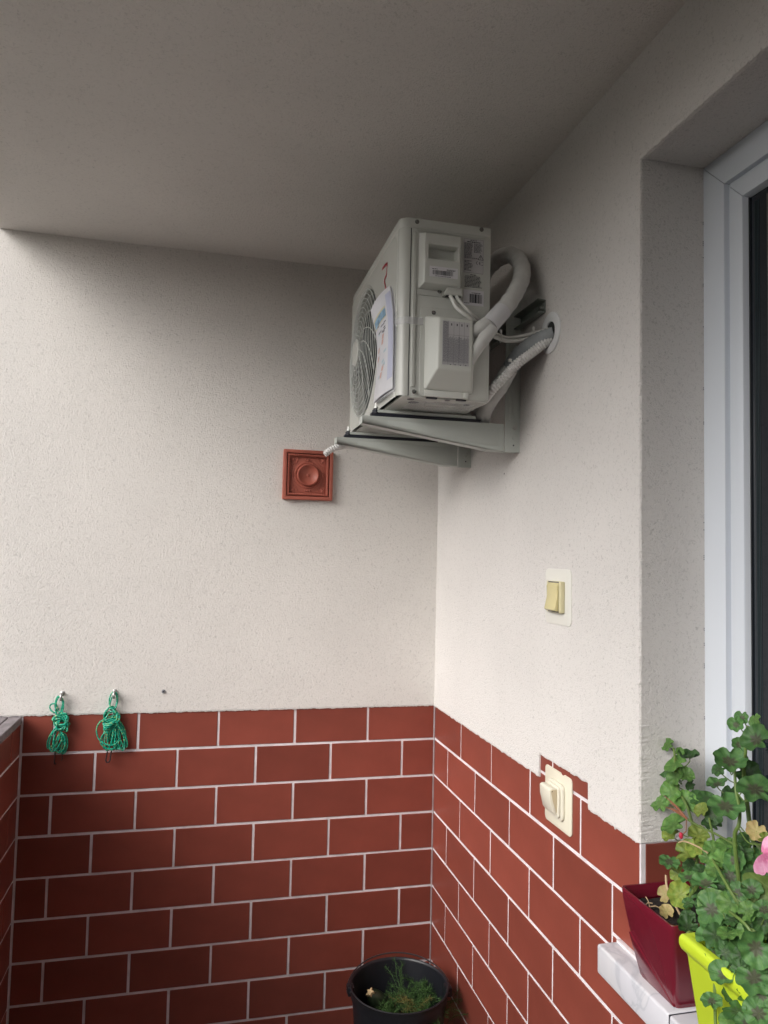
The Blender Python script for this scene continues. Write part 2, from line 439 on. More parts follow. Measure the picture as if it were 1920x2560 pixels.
def spline(pts, n=8, closed=False):
    P_ = [Vector(p) for p in pts]; out = []
    k = len(P_)
    rng = range(k) if closed else range(k - 1)
    for i in rng:
        if closed: p0, p1, p2, p3 = P_[i - 1], P_[i], P_[(i + 1) % k], P_[(i + 2) % k]
        else:
            p1, p2 = P_[i], P_[i + 1]
            p0 = P_[i - 1] if i > 0 else p1 * 2 - p2
            p3 = P_[i + 2] if i + 2 < k else p2 * 2 - p1
        for j in range(n):
            t = j / n
            out.append(.5 * ((2 * p1) + (p2 - p0) * t + (2 * p0 - 5 * p1 + 4 * p2 - p3) * t * t + (3 * p1 - p0 - 3 * p2 + p3) * t ** 3))
    if not closed: out.append(P_[-1])
    return out
def resample(pts, step):
    out = [pts[0]]; acc = 0
    for a, b in zip(pts, pts[1:]):
        d = (b - a).length; t = step - acc
        while t <= d:
            out.append(a.lerp(b, t / d)); t += step
        acc = (acc + d) % step if d > 0 else acc
    return out

# ------------------------------------------------------------------ the setting
ZC = 1.967; ZF = -1.20; ZT = 0.134         # ceiling, floor, top of tiling
XL = -1.601                                # tiled inner face of the parapet
ZH = 1.712; YR = -1.505; XW = 0.164; YE = -2.95; ZS = -0.118
tag(MB().box(-4.2, 0.5, -5.6, 0.3, ZF - .12, ZF).build('floor', M['floor']), kind='structure')
tag(MB().box(-1.76, 0.5, -5.6, 0.3, ZC, ZC + .2).build('ceiling', M['plaster_top']), kind='structure')
tag(MB().box(-300, 300, -300, 300, -7.5, -7.3).build('ground', M['ground']), kind='structure')

tile_cache = {}
def tile_mesh(w, h):
    key = (round(w, 4), round(h, 4))
    if key not in tile_cache:
        b = MB().box(-w / 2, w / 2, 0, .009, -h / 2, h / 2)
        o = b.build('tile', M['tile'], bevel=.0012, segs=1)
        tile_cache[key] = o.data
        bpy.data.objects.remove(o)
    return tile_cache[key]
def place_tile(parent, c, w, h, rot):
    o = bpy.data.objects.new('tile', tile_mesh(w, h)); col.objects.link(o)
    o.parent = parent
    o.location = Vector(c) - world_of(parent) + Vector((random.uniform(-.0006, .0006), 0, random.uniform(-.0007, .0007)) if abs(rot) < .1 else (0, random.uniform(-.0006, .0006), random.uniform(-.0007, .0007)))
    o.rotation_euler = (random.uniform(-.0025, .0025), 0, rot + random.uniform(-.0025, .0025))
J = 0.0095
def tile_row(parent, kind, z0, z1, s0, s1, first, pitch, plane=0.0):
    """tiles between joints at first+k*pitch along s (s = distance from the corner), clipped to s0..s1"""
    js = [s0]
    s = first
    while s < s1 - .02:
        if s > s0 + .02: js.append(s)
        s += pitch
    js.append(s1)
    for a, b in zip(js, js[1:]):
        w = b - a - J; h = z1 - z0 - J
        if w < .015: continue
        cz = (z0 + z1) / 2; cs = (a + b) / 2
        if kind == 'A': place_tile(parent, (-cs, plane, cz), w, h, 0)
        elif kind == 'B': place_tile(parent, (plane, -cs, cz), w, h, -PI / 2)
        elif kind == 'L': place_tile(parent, (plane, -cs, cz), w, h, PI / 2)

def ragged(seed, s, amp=.0035):
    v = noise.noise(Vector((s * 38, seed, 0))) * amp + noise.noise(Vector((s * 140, seed, 3))) * amp * .6
    d = noise.noise(Vector((s * 70, seed, 9)))
    if d > .42: v -= (d - .42) * .02
    return v

# --- wall A (the end wall, y = 0)
wa = empty('end_wall', (0, 0, ZF), 'cream rendered end wall with red clay tiles on its lower half, behind the coiled cords', 'wall')
MB().box(-2.3, .25, .012, .26, ZF, ZC).build('wall_core', M['grout'], wa)
N = 620
b = MB(); x0, x1 = -2.3, .0
vs = []
for i in range(N + 1):
    x = x0 + (x1 - x0) * i / N
    zb = .137 + (-x) * .0028 + ragged(1.0, x)
    vs += [(x, -.005, ZC), (x, -.005, zb + .006), (x, -.0035, zb), (x, .009, zb - .001)]
fs = []
for i in range(N):
    a = i * 4
    for k in range(3): fs.append((a + k, a + k + 1, a + k + 5, a + k + 4))
b.add(vs, fs); b.build('plaster', M['plaster'], wa)
MB().box(-1.70, .0, .0025, .012, ZF, .16).build('grout_bed', M['grout'], wa)
for r_ in range(-8, 1):
    z0 = r_ * .15; z1 = z0 + .15
    first = .2885 if r_ % 2 == 0 else .1404
    tile_row(wa, 'A', z0, z1, .0, 1.60, first, .30)

# --- wall B (the house wall, x = 0) with the window opening
wb = empty('house_wall', (0, 0, ZF), 'cream rendered house wall with red tiled dado around the window opening', 'wall')
b = MB()
b.box(.012, .30, YR, 0.012, ZF, ZC)
b.box(.012, .30, YE, YR, ZF, ZS - .07)
b.box(.012, .30, YE, YR, ZH + .01, ZC)
b.box(.012, .30, -5.4, YE, ZF, ZC)
b.build('wall_core', M['grout'], wb)
def zlowB(y):
    s = -y
    z = ZT + .001
    if 1.003 < s < 1.283: z = .199
    return z + ragged(5.0, y, .004)
b = MB(); vs = []; fs = []
cols_ = []
s = 0.0
while s < 1.5020:
    cols_.append(s)
    for e in (1.003, 1.283):
        if s < e <= s + .0025: cols_ += [e - .0005, e + .0005]
    s += .0025
cols_.append(1.503)
for s in cols_:
    zb = zlowB(-s)
    jx = .0 if s < 1.49 else 0
    vs += [(-.005, -s, ZC), (-.005, -s, zb + .006), (-.0035, -s, zb), (.009, -s, zb - .001)]
for i in range(len(cols_) - 1):
    a = i * 4
    for k in range(3): fs.append((a + k, a + k + 1, a + k + 5, a + k + 4))
b.add(vs, fs)
# arris between face and reveal: slightly chipped, rounded edge
NZ = 420
def zr(i): return ZT + (ZH - ZT) * i / NZ
vs = []; fs = []
for i in range(NZ + 1):
    z = zr(i)
    j = noise.noise(Vector((0, 2, z * 60))) * .0022 + noise.noise(Vector((0, 7, z * 190))) * .0018
    zz = ZT + .003 + ragged(8., 1.5) if i == 0 else z
    vs += [(-.005, -1.503, zz), (-.0045 + j * .4, -1.5065 + j, zz), (.000, YR - .004 + j * .6, zz), (.03, YR - .004, zz), (XW + .01, YR - .004, zz)]
for i in range(NZ):
    a = i * 5
    for k in range(4): fs.append((a + k, a + k + 1, a + k + 6, a + k + 5))
b.add(vs, fs)
# face above the opening, its rough lower arris and the soffit of the lintel
NY = 420
vs = []; fs = []
for i in range(NY + 1):
    y = -1.503 + (YE + 1.503) * i / NY
    j = noise.noise(Vector((y * 60, 4, 0))) * .003 + noise.noise(Vector((y * 170, 5, 0))) * .0025
    vs += [(-.005, y, ZC), (-.005, y, ZH + .006), (-.003 + j * .3, y, ZH + j), (.004, y, ZH - .002 + j * .5), (.03, y, ZH), (XW + .01, y, ZH)]
for i in range(NY):
    a = i * 6
    for k in range(5): fs.append((a + k, a + k + 1, a + k + 7, a + k + 6))
b.add(vs, fs)
b.box(-.005, .011, -5.4, YE, ZT, ZC)
b.box(-.004, XW + .01, YE - .02, YE - .003, ZS, ZH)
b.build('plaster', M['plaster_side'], wb)
MB().box(.0025, .012, YR + .001, 0, ZF, .21).build('grout_bed', M['grout'], wb)
MB().box(.0025, .012, YE, YR + .001, ZF, ZS - .066).build('grout_bed', M['grout'], wb)
MB().box(.0025, .012, -5.4, YE, ZF, ZT).build('grout_bed', M['grout'], wb)
MB().box(.010, XW, YR + .001, YR + .014, ZS, .16).build('grout_bed', M['grout'], wb)
for r_ in range(-8, 2):
    z0 = r_ * .15; z1 = z0 + .15
    first = .3217 if r_ % 2 == 0 else .1720
    if r_ == 1:
        for a, c in ((.85, 1.075), (1.075, 1.379)): tile_row(wb, 'B', z0, z0 + .066, max(a, .985), min(c, 1.30), 9, 9)
        continue
    if r_ >= 0: tile_row(wb, 'B', z0, z1, -.001, 1.505, first, .3042)
    elif r_ == -1:
        tile_row(wb, 'B', z0, z1, -.001, 1.3888, first, .3042)
        tile_row(wb, 'B', -.1165, z1, 1.3888, 1.505, 9, .3042)
        tile_row(wb, 'B', z0, -.1165, 1.3888, 1.424, 9, .3042)
    else: tile_row(wb, 'B', z0, z1, -.001, 2.9, first, .3042)
# the tile on the window return
for a, z0, z1 in ((0, 0.0, .137), (0, -.118, 0.0)):
    w = XW - .014; h = z1 - z0 - J
    place_tile(wb, ((.012 + XW) / 2, YR - .003, (z0 + z1) / 2), w, h, 0)
MB().box(.0015, .0125, YR - .0025, YR + .004, ZS, .135).build('corner_grout', M['grout'], wb)

# --- parapet on the open side
pp = empty('parapet_wall', (XL, -1, ZF), 'low red tiled parapet with weathered board coping at the left edge', 'parapet')
MB().box(XL - .16, XL - .012, -5.4, .012, ZF, .112).build('wall_core', M['grout'], pp)
MB().box(XL - .012, XL - .0025, -5.4, 0, ZF, .112).build('grout_bed', M['grout'], pp)
for r_ in range(-8, 1):
    z0 = r_ * .15; z1 = z0 + .15 if r_ < 0 else .118
    first = .285 if r_ % 2 else .135
    tile_row(pp, 'L', z0, z1, .006, 3.0, first, .30, plane=XL)
for a, c in ((XL - .175, XL - .101), (XL - .098, XL - .045), (XL - .042, XL + .002)):
    MB().box(a, c, -5.4, -.006, .114, .141 - (.002 if a < XL - .15 else 0)).build('coping_board', M['cap'], pp, bevel=.0025, segs=1)

# added unseen wall behind the viewer, set close and brown to cut bounce light
eb = empty('added_rear_wall', (-.8, -5.5, ZF), 'added unseen wall behind the viewer, brown and set close to cut light', 'wall')
MB().box(-1.76, .3, -4.35, -4.20, ZF, ZC).build('bounce_cut_panel', M['cap'], eb)

# --- trees and houses across the garden keep the lowest sky dark
hb = MB()
for k in range(70):
    a = R(95 + k * 2.9); d = 34 + random.uniform(-4, 6)
    hgt = random.uniform(8.5, 13)
    cx, cy = d * math.cos(a), d * math.sin(a) * 1.3
    hb.ball((cx, cy, -7.3 + hgt * .45), 1, 9, 7, (random.uniform(2.5, 4), random.uniform(2.5, 4), hgt * .55))
tag(hb.build('tree_belt', M['hedge'], smooth=True), kind='stuff')

# ------------------------------------------------------------------ window and sill
win = empty('window', (XW, YR, ZS), 'white plastic window frame with dark glass set deep in the house wall', 'window')
ZB = ZS + .002
def frame_ring(name, ya, za, wdt, xa, xb, mat_, bev=.002):
    """jamb and head mitred at the top left corner; ya,za = outer corner; wdt = width; xa front face, xb back"""
    g = .0006
    j = MB().prism([(xa, ya, ZB), (xa, ya, za - g), (xa, ya - wdt + 0, za - wdt - g), (xa, ya - wdt, ZB)], (xb - xa, 0, 0))
    j.build(name + '_jamb', mat_, win, bevel=bev)
    h = MB().prism([(xa, ya - g, za), (xa, YE + .01, za), (xa, YE + .01, za - wdt), (xa, ya - wdt - g, za - wdt)], (xb - xa, 0, 0))
    h.build(name + '_head', mat_, win, bevel=bev)
frame_ring('frame', YR - .004, ZH - .001, .073, XW, XW + .07, M['pvc'])
frame_ring('rebate', YR - .077, ZH - .074, .0165, XW + .014, XW + .07, M['pvc'], .0008)
frame_ring('sash', YR - .0890, ZH - .0860, .042, XW + .004, XW + .07, M['pvc'])
# sloping glazing bead
g0 = YR - .1314; z0_ = ZH - .1284; bdp = .005
bd = MB()
bd.hexa([(XW + .0045, g0, ZB), (XW + .018, g0 - bdp, ZB), (XW + .06, g0 - bdp, ZB), (XW + .06, g0, ZB)],
        [(XW + .0045, g0, z0_), (XW + .018, g0 - bdp, z0_ - bdp), (XW + .06, g0 - bdp, z0_ - bdp), (XW + .06, g0, z0_)])
bd.build('glazing_bead', M['pvc'], win, bevel=.0008, segs=1)
bd = MB()
bd.hexa([(XW + .0045, g0, z0_), (XW + .018, g0 - bdp, z0_ - bdp), (XW + .06, g0 - bdp, z0_ - bdp), (XW + .06, g0, z0_)],
        [(XW + .0045, YE + .01, z0_), (XW + .018, YE + .01, z0_ - bdp), (XW + .06, YE + .01, z0_ - bdp), (XW + .06, YE + .01, z0_)])
bd.build('glazing_bead', M['pvc'], win, bevel=.0008, segs=1)
gy = g0 - bdp
MB().box(XW + .0195, XW + .024, YE + .01, gy + .004, ZB, z0_).build('pane', M['glass'], win)
MB().box(XW + .0165, XW + .0193, gy - .003, gy + .0008, ZB, z0_ - bdp).build('gasket', M['gasket'], win)
for yy, w_ in ((.0155, .0012), (.0190, .0010), (.0225, .0016), (.0275, .0010)):
    MB().box(XW + .0185, XW + .0194, gy - yy - w_, gy - yy, ZB, z0_ - .02).build('spacer_line', M['shutter'], win)
MB().box(XW + .0182, XW + .0194, gy - .110, gy - .052, ZB, z0_ - .02).build('curtain_edge', M['curtain'], win)
# dirty silicone joint between frame and render
sl = MB()
for i in range(420):
    z = ZS + .01 + (ZH - ZS - .02) * i / 420
    if noise.noise(Vector((1, 3, z * 60))) > .30:
        sl.box(XW - .0015, XW + .001, YR - .0050 - abs(noise.noise(Vector((z * 90, 2, 1)))) * .002, YR - .0038, z, z + .0025)
tag(sl.build('joint_dirt', M['plug'], win), kind='stuff')

sill = empty('window_sill', (0, -1.42, ZS), 'pale grey veined marble sill slabs under the window carrying the two planters', 'window sill')
def slab(y0, y1):
    b = MB().box(-.057, XW + .03, y0, y1, ZS - .066, ZS)
    return b.build('slab', M['marble'], sill, bevel=.006, segs=3)
slab(-1.6895, -1.42); slab(-2.9, -1.6915)
MB().box(-.0095, .006, -1.52, -1.424, ZS - .001, ZS + .006).build('mortar_fillet', M['grout'], sill, bevel=.002)
MB().box(-.055, XW, -1.6918, -1.6892, ZS - .06, ZS - .0018).build('open_joint', M['ink'], sill)

# ------------------------------------------------------------------ switches
def rrect(w, h, r, n=6):
    pts = []
    for cx, cy, a0 in ((w / 2 - r, h / 2 - r, 0), (-w / 2 + r, h / 2 - r, 90), (-w / 2 + r, -h / 2 + r, 180), (w / 2 - r, -h / 2 + r, 270)):
        for i in range(n + 1):
            a = R(a0 + 90 * i / n); pts.append((cx + r * math.cos(a), cy + r * math.sin(a)))
    return pts
def plateB(name, yc, zc, w, h, r, x0, t, mt, parent, bevel=.001, jag=None):
    pts = [(x0, yc + a, zc + c) for a, c in rrect(w, h, r)]
    if jag: pts = jag(pts)
    return MB().prism(pts, (-t, 0, 0)).build(name, mt, parent, bevel=bevel, segs=2)
s1 = empty('light_switch', (-.005, -1.115, .661), 'yellowed rocker light switch on a cream plate alone on the plain render', 'light switch', 'rocker light switches on the house wall')
plateB('wall_plate', -1.1145, .6605, .155, .154, .016, -.0045, .003, M['offwhite'], s1)
plateB('frame', -1.1145, .6605, .086, .087, .005, -.0075, .013, M['yellowed2'], s1, .002)
rk = MB()
prof = [(-.0205, .7005), (-.0265, .690), (-.0245, .664), (-.0300, .640), (-.0330, .626), (-.028, .622), (-.0190, .6225), (-.0190, .7005)]
rk.prism([(x, -1.083, z) for x, z in prof], (0, -.063, 0)).build('rocker', M['yellowed'], s1, bevel=.0015, smooth=True)
MB().box(-.0208, -.0202, -1.1465, -1.0825, .6185, .703).build('rocker_gap', M['ink2'], s1)

s2 = empty('light_switch', (0, -1.118, .108), 'light switch with off-white rocker on a pale yellow plate set into the red tiles', 'light switch', 'rocker light switches on the house wall')
def jag2(pts):
    out = []
    for p in pts: out.append(p)
    k = 7  # after first corner (y high side = left, top) insert a nick in the top edge
    ztop = max(p[2] for p in pts)
    out2 = []
    for a_, b_ in zip(pts, pts[1:] + pts[:1]):
        out2.append(a_)
        if abs(a_[2] - ztop) < 1e-4 and abs(b_[2] - ztop) < 1e-4 and abs(a_[1] - b_[1]) > .05:
            for t_, dz in ((.60, 0), (.64, -.004), (.70, -.0055), (.73, -.003), (.78, 0)) if a_[1] > b_[1] else ((.22, 0), (.27, -.003), (.30, -.0055), (.36, -.004), (.40, 0)):
                out2.append((a_[0], a_[1] + (b_[1] - a_[1]) * t_, ztop + dz))
    return out2
plateB('wall_plate', -1.1185, .1080, .156, .152, .013, -.0005, .0035, M['cream'], s2, .001, jag2)
plateB('outer_frame', -1.116, .108, .090, .098, .018, -.0040, .008, M['palecream'], s2, .0025)
plateB('inner_frame', -1.113, .108, .074, .084, .010, -.0120, .006, M['palecream'], s2, .002)
rk = MB()
prof = [(-.018, .1440), (-.0340, .1450), (-.0400, .1405), (-.0390, .118), (-.0300, .082), (-.0240, .0745), (-.018, .0730)]
rk.prism([(x, -1.079, z) for x, z in prof], (0, -.0615, 0))
rk.build('rocker', M['palecream'], s2, bevel=.002, smooth=True)
rk = MB().prism([(x, -1.1408, z) for x, z in [(-.018, .141), (-.032, .142), (-.036, .138), (-.030, .110), (-.020, .082), (-.018, .080)]], (0, -.0012, 0))
rk.build('rocker_cheek', M['tancream'], s2)
MB().ball((-.0325, -1.1415, .1375), .0016).build('pivot_dot', M['ink'], s2)

# ------------------------------------------------------------------ terracotta relief plaque
pl = empty('relief_plaque', (-.566, 0, 1.084), 'square glazed terracotta relief plaque with a round dish, fixed to the end wall', 'wall plaque')
cx, cz, H = -.566, 1.0835, .102
MB().box(cx - H, cx + H, -.012, .0, cz - H, cz + H).build('back_plate', M['terra'], pl, bevel=.003)
def ringbars(a, b_, y0, y1, nm, bev=.002):
    o = MB(); vs = []
    for (q, y) in ((a, y0), (a, y1), (b_, y1), (b_, y0)):
        vs += [(cx - q, y, cz - q), (cx + q, y, cz - q), (cx + q, y, cz + q), (cx - q, y, cz + q)]
    fs = []
    for l_ in range(4):
        m_ = (l_ + 1) % 4
        for k in range(4): fs.append((l_ * 4 + k, l_ * 4 + (k + 1) % 4, m_ * 4 + (k + 1) % 4, m_ * 4 + k))
    o.add(vs, fs)
    o.build(nm, M['terra'], pl, bevel=bev)
ringbars(.1015, .088, -.012, -.028, 'outer_rim')
ringbars(.085, .075, -.012, -.023, 'bead_border', .0015)
bd = MB()
for k in range(22):
    t = -.078 + .156 * k / 21
    for (u, v) in ((t, .080), (t, -.080), (.080, t), (-.080, t)):
        bd.ball((cx + u, -.0235, cz + v), .0040, 6, 4)
bd.build('edge_beads', M['terra'], pl, smooth=True)
dish = MB().lathe([(.056, 0), (.0535, .004), (.049, .0045), (.046, .002), (.046, .013), (.0435, .017), (.0385, .0175), (.0355, .014), (.026, .0065), (.012, .003), (.006, .003), (.0045, .0065), (0, .008)],
                  (cx, -.012, cz), (0, -1, 0), 48)
dish.build('dish', M['terra'], pl, smooth=True, angle=50)
bd = MB()
for k in range(40):
    a = 2 * PI * k / 40
    bd.ball((cx + .0412 * math.cos(a), -.030, cz + .0412 * math.sin(a)), .0025, 6, 4)
bd.build('dish_beads', M['terra'], pl, smooth=True)
orn = MB()
for sx in (-1, 1):
    for sz in (-1, 1):
        orn.ball((cx + sx * .062, -.013, cz + sz * .062), .006, 8, 5, (1, .8, 1))
        for k in range(4):
            a = R(45) + k * PI / 2
            orn.ball((cx + sx * .062 + math.cos(a) * .008, -.0125, cz + sz * .062 + math.sin(a) * .008), .004, 7, 4, (1, .6, 1))
        orn.tube(spline([(cx + sx * .066, -.0125, cz + sz * .028), (cx + sx * .064, -.0125, cz + sz * .040), (cx + sx * .052, -.0125, cz + sz * .046), (cx + sx * .046, -.0125, cz + sz * .054), (cx + sx * .040, -.0125, cz + sz * .066), (cx + sx * .022, -.0125, cz + sz * .067)], 4), .0018, 6)
for (u, v) in ((0, .063), (0, -.063), (.063, 0), (-.063, 0)):
    orn.ball((cx + u, -.013, cz + v), .0055, 8, 5, (1, .9, 1))
    orn.ball((cx + u + (.009 if u == 0 else 0), -.0125, cz + v + (.009 if v == 0 else 0)), .0042, 7, 4)
    orn.ball((cx + u - (.009 if u == 0 else 0), -.0125, cz + v - (.009 if v == 0 else 0)), .0042, 7, 4)
orn.build('scroll_relief', M['terra'], pl, smooth=True)

# ------------------------------------------------------------------ hooks, wall plug and the two coiled cords
def wall_hook(x, z, label):
    h = empty('wall_hook', (x, 0, z), label, 'hook', 'hooks screwed into the end wall')
    MB().lathe([(.0085, 0), (.0085, .003), (.0045, .006), (.004, .02)], (x, -.005, z + .004), (0, -1, 0), 12).build('wall_collar', M['steel'], h, smooth=True)
    MB().tube(spline([(x, -.018, z + .004), (x, -.030, z + .004), (x, -.036, z - .004), (x - .001, -.034, z - .014), (x, -.024, z - .017)], 5), .0042, 8).build('shank', M['steel'], h, smooth=True)
wall_hook(-1.464, .2185, 'steel hook holding the small cord coil near the parapet')
wall_hook(-1.279, .2215, 'steel hook holding the larger cord coil')
wp = empty('wall_plug', (-1.101, 0, .221), 'small grey plastic wall plug with an open hole, right of the two hooks', 'wall plug')
MB().lathe([(.0035, 0), (.0035, .006), (.0055, .006), (.0072, .0035), (.0072, 0)], (-1.101, -.0045, .221), (0, -1, 0), 14).build('collar', M['plug'], wp, smooth=True)
MB().lathe([(.0035, 0), (0, .0)], (-1.101, -.0062, .221), (0, -1, 0), 12).build('hole', M['ink'], wp)

def ell(cx, cz, a, b_, tilt, y0, amp=.004, n=26, ph=0, seed=0):
    pts = []
    for k in range(n):
        t = 2 * PI * k / n + ph
        u = a * math.cos(t); v = b_ * math.sin(t)
        ct, st = math.cos(R(tilt)), math.sin(R(tilt))
        nz_ = noise.noise(Vector((math.cos(t) * .8 + seed * 3.1, math.sin(t) * .8, seed * 1.7))) * .0045
        pts.append((cx + u * ct - v * st + nz_, y0 + amp * math.sin(2 * t + seed), cz + u * st + v * ct + nz_ * .6))
    return pts
rc = .0027
def cord_px(px, py, u0, v0, sx, y=-.02):
    return (u0 + px * sx, y, v0 - py * sx)
# small coil
rope = empty('cord_coil', (-1.466, -.02, .20), 'smaller bundle of green cord hanging from the hook nearest the parapet', 'cord', 'coils of green cord on the end wall')
b = MB()
X, Z = -1.466, .218
b.tube(ell(X - .006, .185, .011, .030, 6, -.020, .002, seed=1), rc, 6, True)
b.tube(ell(X - .003, .180, .013, .034, -2, -.024, .003, seed=2), rc, 6, True)
b.tube(ell(X - .022, .171, .013, .018, 25, -.022, .003, seed=3), rc, 6, True)
for k in range(7):
    b.tube(ell(X + .000 + .002 * k, .128 - .0055 * k + .012, .026 - .001 * (k % 3), .010 + .0035 * (k % 3), 22 - 12 * k, -.023 - .0022 * (k % 4), .008, seed=4 + k), rc * 1.05, 6, True)
for k in range(5):
    b.tube(ell(X - .001 + .003 * k, .122 - .002 * k, .018 - .001 * k, .026, 28 - 11 * k, -.030, .006, seed=14 + k), rc * 1.05, 6, True)
for k in range(6):
    b.tube(ell(X - .020 + .0045 * k, .062 - .003 * k + .004 * (k % 2), .013 + .0025 * (k % 3), .040 + .003 * (k % 2), -24 + 6 * k, -.021 - .0025 * (k % 3), .004, seed=24 + k), rc, 6, True)
for k in range(3):
    b.tube(ell(X + .012 - .002 * k, .040 + .002 * k, .016 - .003 * k, .038 - .004 * k, 4 + 5 * k, -.016, .003, seed=34 + k), rc, 6, True)
b.build('cord', M['cord'], rope, smooth=True, recalc=False)
hk = MB()
hk.tube([(X - .012, -.018, .010), (X - .013, -.018, -.030), (X - .011, -.017, -.036), (X - .007, -.018, -.030)], .0022, 6)
hk.tube([(X + .012, -.018, .006), (X + .014, -.018, -.018), (X + .010, -.018, -.022)], .0016, 6)
hk.build('wire_hook', M['metal_dark'], rope, smooth=True)
# larger coil
rope = empty('cord_coil', (-1.281, -.02, .20), 'larger bundle of green cord with one loop swinging left and a metal clip below', 'cord', 'coils of green cord on the end wall')
b = MB()
X = -1.281
b.tube(ell(X, .196, .0125, .030, 2, -.020, .002, seed=51), rc, 6, True)
b.tube(ell(X + .004, .190, .012, .034, -6, -.024, .003, seed=52), rc, 6, True)
for k in range(8):
    b.tube(ell(X - .010 + .0018 * k, .148 - .0025 * k, .026 - .001 * (k % 4), .016 + .003 * (k % 4), 70 - 17 * k, -.024 - .0022 * (k % 4), .008, seed=53 + k), rc * 1.05, 6, True)
for k in range(5):
    b.tube(ell(X - .008 + .001 * k, .128 - .0065 * k, .026, .0095, 8 + 4 * k, -.032, .006, seed=63 + k), rc * 1.05, 6, True)
for k in range(7):
    b.tube(ell(X - .018 + .0085 * k, .066 - .002 * (k % 3), .010 + .002 * (k % 3), .052 + .004 * (k % 2), -9 + 5.5 * k, -.020 - .003 * (k % 3), .004, seed=73 + k), rc, 6, True)
for k in range(4):
    b.tube(ell(X + .016 + .003 * k, .072 - .004 * k, .030 - .003 * k, .060 - .003 * k, 14 + 4 * k, -.018, .004, seed=83 + k), rc, 6, True)
b.tube(ell(X - .006, .018 + .03, .033, .034, 0, -.026, .003, seed=88), rc, 6, True)
b.tube(spline([(X - .018, -.03, .128), (X - .040, -.028, .120), (X - .053, -.022, .100), (X - .055, -.02, .080), (X - .047, -.022, .055), (X - .030, -.028, .040), (X - .008, -.034, .032), (X + .010, -.034, .032), (X + .022, -.03, .040)], 5), rc, 6)
b.build('cord', M['cord'], rope, smooth=True, recalc=False)
hk = MB()
hk.tube([(X - .012, -.022, .010), (X - .016, -.022, -.012), (X - .018, -.022, -.028), (X - .014, -.022, -.035), (X - .007, -.022, -.034), (X - .002, -.022, -.026), (X - .001, -.022, -.008), (X + .001, -.022, .008)], .0026, 7)
hk.build('snap_clip', M['metal_dark'], rope, smooth=True)

# ------------------------------------------------------------------ brackets and rail
rail = MB()
rail.prism([(-.003, 0, 1.547), (-.012, 0, 1.547), (-.042, 0, 1.549), (-.042, 0, 1.545), (-.0065, 0, 1.542), (-.0065, 0, 1.507), (-.042, 0, 1.504), (-.042, 0, 1.500), (-.003, 0, 1.502)], (0, 0, 0))
rl = empty('cross_rail', (0, -.62, 1.52), 'steel cross rail, its shade painted in as dark grey, bolted to the wall behind the air conditioner', 'rail')
rp = [(-.003, 1.536), (-.030, 1.539), (-.030, 1.536), (-.0065, 1.533), (-.0065, 1.502), (-.030, 1.499), (-.030, 1.496), (-.003, 1.498)]
MB().prism([(x, -1.018, z) for x, z in rp], (0, .80, 0)).build('channel', M['rail_shade'], rl)
MB().lathe([(.009, 0), (.009, .004), (.0055, .004), (.0055, .010), (0, .010)], (-.007, -1.000, 1.517), (-1, 0, 0), 6).build('bolt', M['zinc'], rl)

